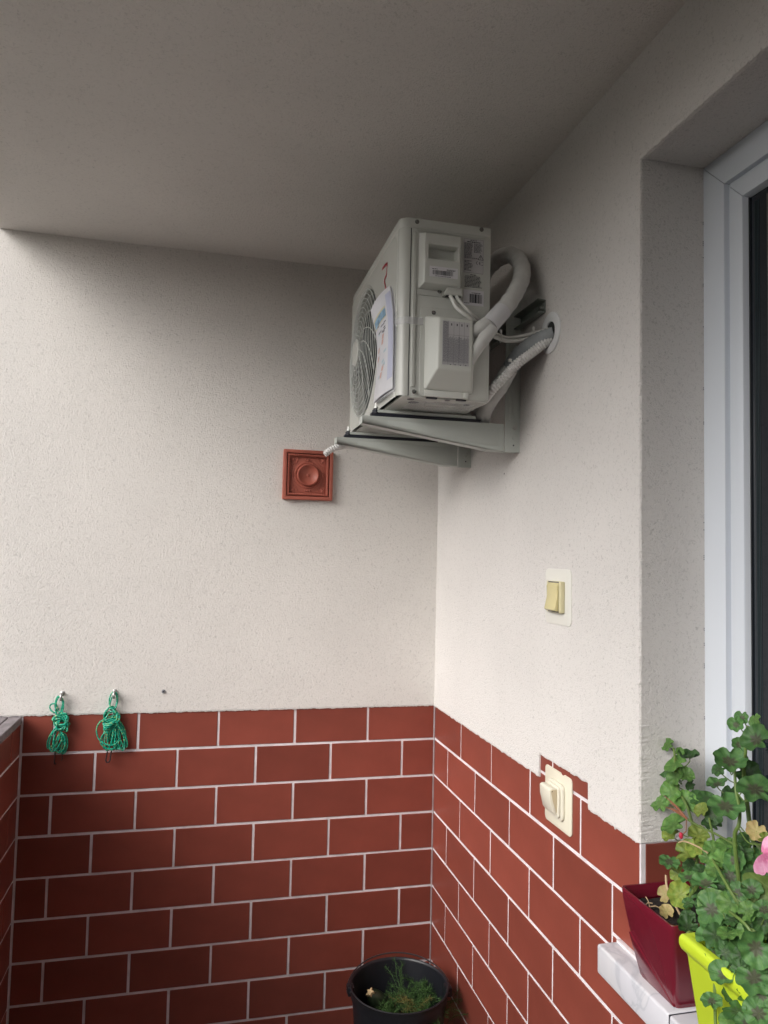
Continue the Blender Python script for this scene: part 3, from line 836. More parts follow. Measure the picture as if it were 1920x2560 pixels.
def bracket(y, label):
    """front face of the arm lies in the plane y; the channel opens away from the viewer"""
    br = empty('wall_bracket', (0, y, 1.10), label, 'bracket', 'grey steel brackets under the air conditioner')
    # upright on the wall
    up = MB()
    up.box(-.056, -.001, y - .0015, y + .001, 1.100, 1.585)
    up.box(-.003, -.0005, y + .001, y + .048, 1.100, 1.585)
    up.build('upright', M['bracket'], br, bevel=.0006, segs=1)
    up = MB().prism([(-.047, y - .0015, 1.20), (-.047, y - .0015, 1.50), (-.036, y - .0015, 1.50), (-.036, y - .0015, 1.20)], (0, -.0035, 0))
    up.build('upright_rib', M['bracket'], br, bevel=.003, segs=3)
    up = MB().prism([(-.030, y - .0015, 1.225), (-.030, y - .0015, 1.55), (-.003, y - .0015, 1.55), (-.003, y - .0015, 1.205), (-.017, y - .0015, 1.205)], (0, -.0012, 0))
    up.build('upright_emboss', M['bracket'], br, bevel=.001, segs=2)
    # tapering arm: near web, bottom flange, far web
    pts = [(-.517, 1.187), (-.517, 1.163), (-.115, 1.105), (-.058, 1.104), (-.058, 1.189)]
    arm = MB()
    arm.prism([(x, y + .0012, z) for x, z in pts], (0, .002, 0))
    arm.prism([(x, y + .040, z) for x, z in [(-.517, 1.192), (-.517, 1.163), (-.115, 1.105), (-.058, 1.104), (-.058, 1.194)]], (0, .002, 0))
    arm.hexa([(-.517, y + .0012, 1.163), (-.115, y + .0012, 1.105), (-.115, y + .042, 1.105), (-.517, y + .042, 1.163)],
             [(-.517, y + .0012, 1.1655), (-.115, y + .0012, 1.1075), (-.115, y + .042, 1.1075), (-.517, y + .042, 1.1655)])
    arm.box(-.115, -.003, y + .0012, y + .042, 1.1035, 1.106)
    arm.box(-.519, -.517, y + .0012, y + .042, 1.163, 1.186)
    arm.build('arm', M['bracket'], br, bevel=.0005, segs=1)
    # embossed outline on the web
    em = MB()
    em.prism([(x, y + .0012, z) for x, z in [(-.44, 1.175), (-.44, 1.162), (-.12, 1.119), (-.078, 1.119), (-.078, 1.172), (-.34, 1.174)]], (0, -.0018, 0))
    em.build('arm_emboss', M['bracket'], br, bevel=.0015, segs=2)
    MB().box(-.487, -.133, y + .010, y + .036, 1.189, 1.200).build('rubber_pad', M['rubber'], br, bevel=.001)
    MB().box(-.478, -.150, y + .008, y + .060, 1.2005, 1.2095).build('slide_rail', M['bracket'], br, bevel=.001)
    for xx in (-.474,):
        MB().lathe([(.010, 0), (.010, .010), (.0065, .010), (.0065, .017), (0, .017)], (xx, y + .016, 1.1985), (0, 0, 1), 8).build('rubber_foot', M['rubber'], br)
        MB().lathe([(.0085, 0), (.0085, .005), (.0045, .005), (.0045, .016), (0, .017)], (xx, y + .014, 1.213), (0, 0, 1), 8).build('nut', M['zinc'], br)
    MB().lathe([(.0085, 0), (.0085, .002), (.0065, .002), (.006, .0055), (0, .0068)], (-.022, y - .002, 1.178), (0, -1, 0), 10).build('bolt', M['zinc'], br, smooth=True)
    MB().lathe([(.008, 0), (.0075, .0015), (.004, .003), (0, .0032)], (-.024, y - .0015, 1.147), (0, -1, 0), 12).build('dimple', M['bracket'], br, smooth=True)
    MB().lathe([(.0028, 0), (0, .0001)], (-.026, y - .0017, 1.122), (0, -1, 0), 10).build('hole', M['ink'], br)
    return br
bracket(-.84, 'near grey steel bracket, its whole tapering arm in view below the labelled unit side')
bracket(-.40, 'far grey steel wall bracket, partly hidden, its arm nearest the room corner')

# ------------------------------------------------------------------ air conditioner outdoor unit
AX0, AX1, AY0, AY1, AZ0, AZ1 = -.451, -.175, -1.0, -.29, 1.216, 1.742
ac = empty('air_conditioner', (-.31, -.64, AZ0), 'pale grey air conditioner outdoor unit mounted high on brackets near the ceiling corner', 'air conditioner')
SX = -.4205            # seam between the front wrap and the side panel
FZ0, FZ1 = AZ0 + .006, AZ1 - .029
# front wrap: holed front sheet + round corner + short return
FC = (-.500, 1.470); FR = .219
Nn = 72
b = MB(); vs = []; fs = []
yA, yB = AY0 + .040, AY1
for k in range(Nn):
    a = 2 * PI * k / Nn
    c_, s_ = math.cos(a), math.sin(a)
    ts = []
    if c_ > 1e-6: ts.append((yB - FC[0]) / c_)
    if c_ < -1e-6: ts.append((yA - FC[0]) / c_)
    if s_ > 1e-6: ts.append((FZ1 - FC[1]) / s_)
    if s_ < -1e-6: ts.append((FZ0 - FC[1]) / s_)
    t = min(ts)
    yo, zo = FC[0] + c_ * t, FC[1] + s_ * t
    rr = min(FR + .014, t - .004)
    vs += [(AX0, yo, zo), (AX0, FC[0] + c_ * rr, FC[1] + s_ * rr), (AX0 + .006, FC[0] + c_ * (FR + .003), FC[1] + s_ * (FR + .003)), (AX0 + .010, FC[0] + c_ * (FR), FC[1] + s_ * (FR)), (AX0 + .05, FC[0] + c_ * (FR - .004), FC[1] + s_ * (FR - .004))]
for k in range(Nn):
    a = k * 5; c_ = ((k + 1) % Nn) * 5
    for q in range(4): fs.append((a + q, a + q + 1, c_ + q + 1, c_ + q))
b.add(vs, fs)
# fill the outer corners that the polar grid cuts off
angs = [2 * PI * k / Nn for k in range(Nn)]
for (yc, zc) in ((yA, FZ0), (yA, FZ1), (yB, FZ0), (yB, FZ1)):
    ac_ = math.atan2(zc - FC[1], yc - FC[0]) % (2 * PI)
    k = int(ac_ / (2 * PI / Nn)) % Nn
    p0 = vs[k * 5]; p1 = vs[((k + 1) % Nn) * 5]
    b.quad(p0, p1, (AX0, yc, zc))
# corner profile (plan view), groove then round nose
prof = [(AX0, yA), (AX0 + .0035, yA - .003), (AX0 + .0035, yA - .007), (AX0, yA - .010)]
for k in range(9):
    a = R(90 * k / 8)
    prof.append((AX0 + .026 - .026 * math.cos(a), AY0 + .026 - .026 * math.sin(a) - .001))
prof += [(SX - .001, AY0 - .001), (SX - .001, AY0 + .006)]
for (p, q) in zip(prof, prof[1:]):
    b.quad((p[0], p[1], FZ0), (q[0], q[1], FZ0), (q[0], q[1], FZ1), (p[0], p[1], FZ1))
front = b.build('front_panel', M['ac'], ac, smooth=True, angle=28)
# side panel and the rest of the carcass
b = MB(); b.box(SX + .0022, AX1, AY0, AY0 + .012, FZ0 + .001, FZ1 + .002); sp = b.build('side_panel', M['ac'], ac, bevel=.0015)
MB().box(AX0 + .075, AX1 - .02, AY0 + .012, AY1 - .002, FZ0, FZ1).build('inner_cavity', M['dark'], ac)
b = MB(); b.box(AX1 - .02, AX1, AY0 + .012, AY1, FZ0, FZ1); b.build('condenser', M['fin'], ac)
b = MB(); b.box(AX0 + .012, AX1, AY1 - .002, AY1, FZ0, FZ1); b.build('far_side_panel', M['ac'], ac)
b = MB(); b.box(SX - .0012, SX + .0024, AY0 + .0015, AY0 + .014, FZ0, FZ1); b.build('seam_shadow', M['ink'], ac)
# lid with rounded corners
pts = []
for (cx_, cy_, a0, r_) in ((AX1 - .006, AY1 - .006, 0, .008), (AX0 + .026, AY1 - .026, 90, .028), (AX0 + .026, AY0 + .026, 180, .028), (AX1 - .006, AY0 + .006, 270, .008)):
    for k in range(7):
        a = R(a0 + 15 * k); pts.append((cx_ + r_ * math.cos(a), cy_ + r_ * math.sin(a), FZ1 - .002))
MB().prism(pts, (0, 0, .031)).build('lid', M['ac'], ac, bevel=.006, segs=3)
# base pan and underside
b = MB(); b.box(AX0 + .014, AX1 - .002, AY0 + .002, AY1, AZ0 + .001, AZ0 + .010); b.build('base_pan', M['ac'], ac, bevel=.003)
b = MB()
for (x, y, w, d) in ((-.30, -.93, .10, .035), (-.29, -.76, .12, .06), (-.30, -.55, .14, .08)):
    b.prism([(x + a, y + c, AZ0 + .001) for a, c in rrect(w, d, .012, 4)], (0, 0, -.006))
tag(b.build('base_ribs', M['ac'], ac, bevel=.002), kind='stuff')
b = MB()
for (x, y, r_) in ((-.405, -.975, .011), (-.300, -.994, .008), (-.385, -.935, .016), (-.225, -.95, .009)):
    b.lathe([(r_, 0), (0, .0002)], (x, y, AZ0 + .0005), (0, 0, -1), 16)
tag(b.build('drain_holes', M['ink'], ac), kind='stuff')
# grille: rings, spiral spokes, hub
def dome(r): return AX0 - .002 - .022 * (1 - (r / FR) ** 2)
g = MB()
nr = 12
for i in range(nr):
    r_ = .046 + (FR - .046) * i / (nr - 1)
    g.tube([(dome(r_), FC[0] + r_ * math.cos(2 * PI * k / 72), FC[1] + r_ * math.sin(2 * PI * k / 72)) for k in range(72)], .00125, 5, True)
g.build('grille_rings', M['grille'], ac, smooth=True, recalc=False)
g = MB()
ns = 14
for i in range(ns):
    a0 = 2 * PI * i / ns
    pts = []
    for q in range(14):
        t = q / 13; r_ = .036 + (FR - .034) * t
        a = a0 + .95 * t ** 1.15
        pts.append((dome(min(r_, FR)) + .0005, FC[0] + r_ * math.cos(a), FC[1] + r_ * math.sin(a)))
    g.tube(pts, .0017, 6)
g.build('grille_spokes', M['grille'], ac, smooth=True, recalc=False)
MB().lathe([(.046, -.004), (.047, .004), (.042, .008), (.0, .009)], (dome(.0) + .003, FC[0], FC[1]), (-1, 0, 0), 40).build('grille_hub', M['ac'], ac, smooth=True)
for i in range(3):
    a0 = 2 * PI * i / 3 + .4
    fb = MB(); vs = []; fs = []
    for q in range(9):
        t = q / 8; r_ = .05 + .155 * t
        for s_ in range(9):
            u = s_ / 8; a = a0 + (u - .5) * (1.5 + .35 * t) + .35 * t
            vs.append((AX0 + .028 + .034 * u - .01 * t, FC[0] + r_ * math.cos(a), FC[1] + r_ * math.sin(a)))
    for q in range(8):
        for s_ in range(8): fs.append((q * 9 + s_, q * 9 + s_ + 1, q * 9 + s_ + 10, q * 9 + s_ + 9))
    fb.add(vs, fs); fb.build('fan_blade', M['fan'], ac, smooth=True, angle=80)
MB().lathe([(.05, -.03), (.05, .02), (.04, .026), (0, .028)], (AX0 + .045, FC[0], FC[1]), (-1, 0, 0), 28).build('fan_hub', M['fan'], ac, smooth=True)

# side panel details (front of things at smaller y)
def ribz(x, w, z0, z1, h=.0035, nm='side_rib'):
    b = MB().prism([(x + a, AY0 + .0005, (z0 + z1) / 2 + c) for a, c in rrect(w, z1 - z0, w * .45, 4)], (0, -h, 0))
    b.build(nm, M['ac'], ac, bevel=h * .8, segs=3)
ribz(-.4085, .012, 1.246, 1.700, .005)
ribz(-.2010, .009, 1.248, 1.330)
b = MB().prism([(-.287 + a, AY0 + .0005, 1.3515 + c) for a, c in rrect(.203, .262, .012, 5)], (0, -.0042, 0))
b.build('pipe_panel', M['ac'], ac, bevel=.003, segs=2)
b = MB().prism([(-.287 + a, AY0 - .0035, 1.3475 + c) for a, c in rrect(.186, .244, .008, 5)], (0, -.0012, 0))
b.build('pipe_panel_inset', M['ac'], ac, bevel=.001, segs=2)
b = MB().prism([(x, AY0 - .0005, z) for x, z in [(-.402, 1.704), (-.402, 1.516), (-.330, 1.516), (-.330, 1.516), (-.268, 1.516), (-.268, 1.704)]], (0, -.002, 0))
b.build('terminal_plate', M['ac'], ac, bevel=.0008, segs=1)
# terminal cover with the pocket handle
FY = AY0 - .037
cv = MB()
fx0, fx1, fz0, fz1 = -.3895, -.2815, 1.541, 1.686
rx0, rx1, rz0, rz1 = -.3765, -.2885, 1.613, 1.655
bx0, bx1, bz0, bz1 = -.397, -.269, 1.533, 1.699
o4 = [(fx0, FY, fz0), (fx1, FY, fz0), (fx1, FY, fz1), (fx0, FY, fz1)]
i4 = [(rx0, FY, rz0), (rx1, FY, rz0), (rx1, FY, rz1), (rx0, FY, rz1)]
d4 = [(rx0 + .001, FY + .033, rz0 + .004), (rx1 - .001, FY + .033, rz0 + .004), (rx1 - .001, FY + .033, rz1 - .001), (rx0 + .001, FY + .033, rz1 - .001)]
b4 = [(bx0, AY0 - .002, bz0), (bx1, AY0 - .002, bz0), (bx1, AY0 - .002, bz1), (bx0, AY0 - .002, bz1)]
cv.add(o4 + i4 + d4 + b4, [(0, 1, 5, 4), (1, 2, 6, 5), (2, 3, 7, 6), (3, 0, 4, 7), (4, 5, 9, 8), (5, 6, 10, 9), (6, 7, 11, 10), (7, 4, 8, 11), (8, 9, 10, 11),
                            (0, 12, 13, 1), (1, 13, 14, 2), (2, 14, 15, 3), (3, 15, 12, 0)])
cov = cv.build('terminal_cover', M['ac'], ac, bevel=.0028, segs=3)
MB().prism([(x, AY0 - .002, z) for x, z in [(-.327, 1.516), (-.315, 1.545), (-.269, 1.545), (-.269, 1.516)]], (0, -.024, 0)).build('cable_exit', M['ac'], ac, bevel=.003, segs=3)
MB().prism([(x, AY0 - .004, z) for x, z in [(-.318, 1.5152), (-.318, 1.5158), (-.273, 1.5158), (-.273, 1.5152)]], (0, -.020, 0)).build('cable_slot', M['ink'], ac)
# service valve cover
vc = MB()
vy = AY0 - .058
b_ = [(-.377, AY0 - .003, 1.240), (-.226, AY0 - .003, 1.236), (-.222, AY0 - .003, 1.462), (-.377, AY0 - .003, 1.456)]
f_ = [(-.352, vy, 1.292), (-.250, vy, 1.292), (-.248, vy, 1.438), (-.350, vy, 1.438)]
f2 = [(-.373, AY0 - .014, 1.244), (-.232, AY0 - .014, 1.240)]
vc.add(b_ + f_ + f2, [(4, 5, 6, 7), (3, 7, 6, 2), (0, 8, 4, 7, 3), (1, 2, 6, 5, 9), (8, 9, 5, 4), (0, 1, 9, 8), (0, 3, 2, 1)])
vc.build('valve_cover', M['ac_plastic'], ac, bevel=.006, segs=4)
b = MB().box(-.374, -.242, AY0 - .010, AY0 - .002, 1.2215, 1.240); b.build('valve_cover_lip', M['ac_plastic'], ac, bevel=.001)
b = MB().box(-.2565, -.243, AY0 - .013, AY0 - .0095, 1.2215, 1.239); b.build('clip_tab', M['ac_plastic'], ac, bevel=.001)
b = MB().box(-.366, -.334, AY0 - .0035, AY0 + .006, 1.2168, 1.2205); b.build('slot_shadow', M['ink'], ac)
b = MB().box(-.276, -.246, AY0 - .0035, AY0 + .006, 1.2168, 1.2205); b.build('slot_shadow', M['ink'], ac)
for (x, z) in ((-.404, 1.7295), (-.206, 1.7315), (-.3325, 1.532), (-.350, 1.467), (-.4035, 1.233)):
    s = MB().lathe([(.0066, 0), (.0066, .0016), (.0055, .0036), (.0022, .0042), (.0, .0030)], (x, AY0 - .0022, z), (0, -1, 0), 12)
    s.build('screw', M['screw'], ac, smooth=True)
b = MB().prism([(-.300 + a, AY0 - .0018, 1.7085 + c) for a, c in rrect(.215, .006, .002, 2)], (0, -.0012, 0)); b.build('top_crease', M['ac'], ac, bevel=.0006, segs=1)

# ---- stickers and print
def flat(name, x0, x1, z0, z1, y, mt, t=.0003):
    return MB().box(x0, x1, y - t, y, z0, z1).build(name, mt, ac)
def print_rows(b, x0, x1, z0, z1, n, y, seed, fill=.8, hgt=.55, indent=0.0):
    rnd = random.Random(seed); dz = (z1 - z0) / n
    for i in range(n):
        zc = z1 - dz * (i + .5); x = x0 + (rnd.random() * indent)
        xe = x0 + (x1 - x0) * rnd.uniform(fill, 1.0)
        while x < xe:
            w = rnd.uniform(.0018, .007)
            b.box(x, min(x + w, xe), y - .0001, y, zc - dz * hgt / 2, zc + dz * hgt / 2)
            x += w + rnd.uniform(.0006, .0014)
def barcode(b, x0, x1, z0, z1, y, seed):
    rnd = random.Random(seed); x = x0
    while x < x1:
        w = rnd.choice((.0005, .0005, .001, .0015)); b.box(x, min(x + w, x1), y - .0001, y, z0, z1); x += w + rnd.choice((.0004, .0007, .0011))
YS = FY - .0002
flat('serial_sticker', -.3745, -.2895, 1.5600, 1.5905, YS, M['sticker'])
b = MB(); barcode(b, -.3655, -.3035, 1.5665, 1.5795, YS - .0004, 3)
print_rows(b, -.367, -.349, 1.5815, 1.5845, 1, YS - .0004, 5); print_rows(b, -.323, -.2965, 1.5800, 1.5850, 2, YS - .0004, 6, .9)
print_rows(b, -.357, -.310, 1.5618, 1.5640, 1, YS - .0004, 7, 1)
b.build('serial_barcode', M['ink'], ac)
YP = AY0 - .0002
flat('rating_label', -.2595, -.1975, 1.598, 1.7010, YP, M['sticker_grey'])
b = MB(); yq = YP - .0005
for (a_, c_, d_, e_) in ((-.2585, -.1985, 1.5985, 1.599), (-.2585, -.1985, 1.6995, 1.700), (-.2585, -.2581, 1.5985, 1.70), (-.1989, -.1985, 1.5985, 1.70), (-.2585, -.1985, 1.640, 1.6404)):
    b.box(a_, c_, yq - .0001, yq, d_, e_)
print_rows(b, -.240, -.219, 1.6945, 1.698, 1, yq, 11, 1); print_rows(b, -.249, -.208, 1.689, 1.6935, 1, yq, 12, 1, .8)
print_rows(b, -.257, -.229, 1.604, 1.636, 8, yq, 14, .4)
b.build('rating_print', M['ink2'], ac)
b = MB(); print_rows(b, -.2575, -.2305, 1.645, 1.6880, 14, yq, 13, .8, .6); print_rows(b, -.228, -.200, 1.660, 1.6880, 9, yq, 16, .7, .6); print_rows(b, -.2575, -.214, 1.6415, 1.6450, 1, yq, 17, .9)
b.build('rating_table', M['ink2'], ac)
# warning triangle and CE mark
b = MB(); tx, tz, ts = -.2065, 1.6405, .0085
for (p, q) in (((-1, 0), (1, 0)), ((1, 0), (0, 1.7)), ((0, 1.7), (-1, 0))):
    P0 = Vector((tx + p[0] * ts, yq, tz + p[1] * ts)); P1 = Vector((tx + q[0] * ts, yq, tz + q[1] * ts))
    n_ = Vector((-(P1 - P0).z, 0, (P1 - P0).x)).normalized() * .0008
    b.quad(P0 - n_, P1 - n_, P1 + n_, P0 + n_)
b.box(tx - .0008, tx + .0008, yq - .0001, yq, tz + .004, tz + .010); b.box(tx - .0008, tx + .0008, yq - .0001, yq, tz + .0018, tz + .0032)
def arc(cx_, cz_, r_, w, a0, a1, n=12):
    for k in range(n):
        a, c = R(a0 + (a1 - a0) * k / n), R(a0 + (a1 - a0) * (k + 1) / n)
        b.quad(*[(cx_ + rr * math.cos(t), yq - .0001, cz_ + rr * math.sin(t)) for rr, t in ((r_ - w, a), (r_, a), (r_, c), (r_ - w, c))])
arc(-.2155, 1.6300, .0052, .0014, 95, 265); arc(-.2065, 1.6300, .0052, .0014, 95, 265)
b.box(-.2105, -.2068, yq - .0001, yq, 1.6294, 1.6306)
b.box(-.2045, -.1995, yq - .0001, yq, 1.6342, 1.6352); b.box(-.2045, -.1995, yq - .0001, yq, 1.6245, 1.6258)
b.build('warning_marks', M['ink'], ac, recalc=False)
b = MB(); print_rows(b, -.238, -.220, 1.591, 1.5945, 1, yq, 21, 1, .7); print_rows(b, -.257, -.2005, 1.5545, 1.590, 9, yq, 22, .86, .5, .003)
b.build('caution_print', M['ink2'], ac)
flat('barcode_sticker', -.2585, -.1955, 1.5015, 1.5475, YP, M['sticker'])
b = MB(); barcode(b, -.2395, -.200, 1.5095, 1.536, yq, 8); b.box(-.2375, -.236, yq - .0001, yq, 1.5095, 1.536); b.box(-.223, -.2205, yq - .0001, yq, 1.5095, 1.536)
print_rows(b, -.233, -.206, 1.5375, 1.541, 1, yq, 9, 1); print_rows(b, -.257, -.241, 1.5065, 1.509, 1, yq, 10, 1)
b.build('barcode_print', M['ink'], ac)
# wiring sheet on the valve cover
YV = vy - .0003
flat('wiring_sheet', -.3395, -.2600, 1.3035, 1.4290, YV, M['sticker_grey'])
b = MB(); yw = YV - .0005
b.box(-.3395, -.2600, yw - .0001, yw, 1.3105, 1.3110); b.box(-.3225, -.2600, yw - .0001, yw, 1.3895, 1.3900); b.box(-.3395, -.26, yw - .0001, yw, 1.3068, 1.3072)
for x_ in (-.3225, -.306, -.290, -.275): b.box(x_, x_ + .0005, yw - .0001, yw, 1.3035, 1.429)
for x_ in (-.3145, -.298, -.284, -.268): b.box(x_, x_ + .0035, yw - .0001, yw, 1.4165, 1.423)
for x_ in (-.3165, -.3025, -.287, -.271): b.box(x_, x_ + .004, yw - .0001, yw, 1.3042, 1.3062)
b.build('wiring_lines', M['ink2'], ac)
b = MB(); rnd = random.Random(4)
x_ = -.3375
while x_ < -.262:                      # text set sideways
    w = .0011
    zt = rnd.uniform(1.378, 1.388) if x_ > -.323 else 1.428
    z = 1.3125
    while z < zt:
        l_ = rnd.uniform(.002, .008)
        b.box(x_, x_ + w, yw - .0001, yw, z, min(z + l_, zt)); z += l_ + rnd.uniform(.0006, .0015)
    x_ += .0022
b.build('wiring_text', M['ink3'], ac)
# red marker scribble on the front
b = MB(); xr = AX0 - .0006
seg_ = [(-.778, 1.669), (-.809, 1.668), (-.841, 1.663), (-.838, 1.645), (-.835, 1.628), (-.812, 1.6245), (-.807, 1.622), (-.822, 1.600), (-.838, 1.575), (-.843, 1.555)]
for p, q in zip(seg_, seg_[1:]):
    P0, P1 = Vector((xr, p[0], p[1])), Vector((xr, q[0], q[1])); d_ = (P1 - P0).normalized()
    n_ = Vector((0, -d_.z, d_.y)) * .0048
    b.quad(P0 - n_ - d_ * .002, P1 - n_ + d_ * .002, P1 + n_ + d_ * .002, P0 + n_ - d_ * .002)
b.build('red_mark', M['red'], ac, recalc=False)
# clear film hanging under the base
b = MB(); vs = []; fs = []
nx, ny = 18, 10
for i in range(nx + 1):
    for j in range(ny + 1):
        x = -.40 + .20 * i / nx; y = -.985 + .14 * j / ny
        sag = .010 * math.sin(PI * i / nx) * (.4 + .6 * math.sin(PI * j / ny))
        z = AZ0 - .002 - sag + noise.noise(Vector((x * 40, y * 40, 3))) * .005
        vs.append((x, y, min(z, AZ0 - .0008)))
for i in range(nx):
    for j in range(ny): fs.append((i * (ny + 1) + j, i * (ny + 1) + j + 1, (i + 1) * (ny + 1) + j + 1, (i + 1) * (ny + 1) + j))
b.add(vs, fs); b.build('protective_film', M['film'], ac, smooth=True, angle=80)

# ---- leaflets taped to the corner
man = empty('installation_leaflet', (-.47, -.9, 1.25), 'printed installation leaflet with colour pictures taped to the corner of the air conditioner', 'leaflet')
rightE = spline([(-.4575, -.902, 1.572), (-.4575, -.930, 1.530), (-.4580, -.958, 1.460), (-.4580, -.968, 1.371), (-.4580, -.968, 1.246)], 6)
leftE = spline([(-.500, -.842, 1.498), (-.492, -.841, 1.473), (-.478, -.838, 1.420), (-.466, -.790, 1.334), (-.462, -.737, 1.245)], 6)
nS = len(rightE) - 1
def sheet(s, t, off=0.0):            # s: 0 right .. 1 left, t: 0 top .. 1 bottom
    f = t * nS; i = min(int(f), nS - 1); u = f - i
    A = rightE[i].lerp(rightE[i + 1], u); B_ = leftE[i].lerp(leftE[i + 1], u)
    p = A.lerp(B_, s)
    p.x -= .007 * math.sin(PI * s) + off
    p.z += .012 * math.sin(PI * s * .5) * (1 - t) ** 4
    return p
def patch(name, s0, s1, t0, t1, mt, off, n=10, k=14, parent=man):
    b = MB(); vs = []; fs = []
    for i in range(n + 1):
        for j in range(k + 1): vs.append(sheet(s0 + (s1 - s0) * i / n, t0 + (t1 - t0) * j / k, off))
    for i in range(n):
        for j in range(k): fs.append((i * (k + 1) + j, i * (k + 1) + j + 1, (i + 1) * (k + 1) + j + 1, (i + 1) * (k + 1) + j))
    b.add(vs, fs)
    # thickness so the sheet is a solid leaf
    off_v = len(vs)
    return b.build(name, mt, parent, smooth=True, angle=80, recalc=False)
patch('page', 0, 1, 0, 1, M['paper'], 0, 12, 30)
patch('page', .0, .98, .01, 1.0, M['paper'], -.003, 12, 30)
patch('page', .0, .90, .03, 1.01, M['paper'], -.0065, 12, 30)
patch('yellow_band', .28, .97, .285, .425, M['p_yel'], .0005)
patch('blue_picture', .28, .93, .315, .412, M['p_blue'], .0009)
patch('fold_tint', .02, .22, .12, .93, M['p_lav'], .0005, 3)
rnd = random.Random(12)
b = MB()
for q in range(12):
    s_, t_ = rnd.uniform(.3, .85), rnd.uniform(.40, .55)
    b.quad(*[sheet(s_ + a, t_ + c, .0007) for a, c in ((0, 0), (.10, 0), (.10, .012), (0, .012))])
b.build('print_dots', M['ink3'], man, recalc=False)
b = MB()
for s_, t_ in ((.42, .56), (.45, .60), (.70, .62), (.72, .68), (.40, .80), (.48, .84)):
    b.quad(*[sheet(s_ + a, t_ + c, .0007) for a, c in ((0, 0), (.10, -.005), (.13, .03), (.04, .035))])
tag(b.build('red_pictures', M['p_red'], man, recalc=False), kind='stuff')
b = MB()
for s_, t_ in ((.40, .76), (.34, .79), (.60, .84), (.66, .50), (.30, .70)):
    b.quad(*[sheet(s_ + a, t_ + c, .0007) for a, c in ((0, 0), (.13, 0), (.13, .018), (0, .022))])
tag(b.build('blue_pictures', M['p_cyan'], man, recalc=False), kind='stuff')
# clear sleeve under and around the leaflet
b = MB(); vs = []; fs = []
for i in range(9):
    for j in range(25):
        s_, t_ = i / 8, j / 24
        p = Vector((-.4535 - .006 * math.sin(PI * s_) * t_, -.985 + .22 * s_, 1.47 - .235 * t_)); p.x += noise.noise(p * 30) * .002
        vs.append(p)
for i in range(8):
    for j in range(24): fs.append((i * 25 + j, i * 25 + j + 1, (i + 1) * 25 + j + 1, (i + 1) * 25 + j))
b.add(vs, fs); b.build('plastic_sleeve', M['film'], man, smooth=True, angle=80, recalc=False)
# adhesive tape wrapped round the casing corner
b = MB(); vs = []; fs = []
path = [(-.460, -.945), (-.4535, -.962), (-.4530, -.975), (-.4500, -.986), (-.442, -.9965), (-.430, -1.0025), (-.421, -1.0030), (-.4135, -1.0055), (-.4085, -1.0060), (-.402, -1.0035), (-.392, -1.0040), (-.380, -1.0045)]
for i, (x, y) in enumerate(path):
    jz = noise.noise(Vector((i * .7, 0, 0))) * .003
    vs += [(x, y, 1.4275 + jz), (x - .0004, y - .0004, 1.438), (x, y, 1.4495 + jz)]
for i in range(len(path) - 1):
    a = i * 3; fs += [(a, a + 1, a + 4, a + 3), (a + 1, a + 2, a + 5, a + 4)]
b.add(vs, fs); b.build('adhesive_tape', M['cleartape'], man, smooth=True, angle=60, recalc=False)

# ------------------------------------------------------------------ pipes, cables, hoses and the wall rosette
ros = empty('wall_rosette', (0, -1.055, 1.425), 'round white plastic wall rosette where the pipes enter the house wall', 'rosette')
MB().lathe([(.033, .001), (.033, .005), (.037, .0065), (.056, .0065), (.0605, .004), (.0605, 0)], (-.005, -1.055, 1.425), (-1, 0, 0), 48).build('ring', M['rosette'], ros, smooth=True, angle=50)
MB().lathe([(.033, 0), (0, .0002)], (-.006, -1.055, 1.425), (-1, 0, 0), 24).build('wall_hole', M['dark'], ros)

pipe = empty('refrigerant_pipe', (-.1, -1.0, 1.5), 'thick white wrapped pipe looping up beside the air conditioner and back behind it', 'pipe')
p1 = spline([(-.250, -1.020, 1.408), (-.236, -1.036, 1.414), (-.218, -1.050, 1.427), (-.195, -1.052, 1.442)], 6)
MB().tube(p1, [.0165 + .003 * i / len(p1) for i in range(len(p1))], 14).build('small_pipe', M['foam'], pipe, smooth=True)
p2 = spline([(-.250, -1.010, 1.310), (-.242, -1.030, 1.335), (-.229, -1.042, 1.362), (-.211, -1.050, 1.392), (-.190, -1.052, 1.425)], 6)
MB().tube(p2, [.013 + .0085 * i / len(p2) for i in range(len(p2))], 14).build('small_pipe', M['foam'], pipe, smooth=True)
p3 = spline([(-.196, -1.052, 1.430), (-.178, -1.050, 1.452), (-.139, -1.040, 1.498), (-.099, -1.020, 1.556), (-.070, -.990, 1.615), (-.060, -.950, 1.672), (-.072, -.900, 1.712), (-.085, -.830, 1.722), (-.100, -.760, 1.700), (-.105, -.700, 1.62), (-.10, -.68, 1.50), (-.10, -.70, 1.35)], 8)
p3 = resample(p3, .006)
b = MB().tube(p3, [.0255 + .0009 * math.sin(i * 1.15) + noise.noise(Vector((i * .21, 0, 0))) * .0012 for i in range(len(p3))], 20)
b.build('wrapped_loop', M['foam'], pipe, smooth=True, angle=60)
p4 = [q for q in p3 if q.z < 1.482 and q.y < -1.0]
MB().tube(p4, .0272, 20, caps=True).build('tape_band', M['tape'], pipe, smooth=True)

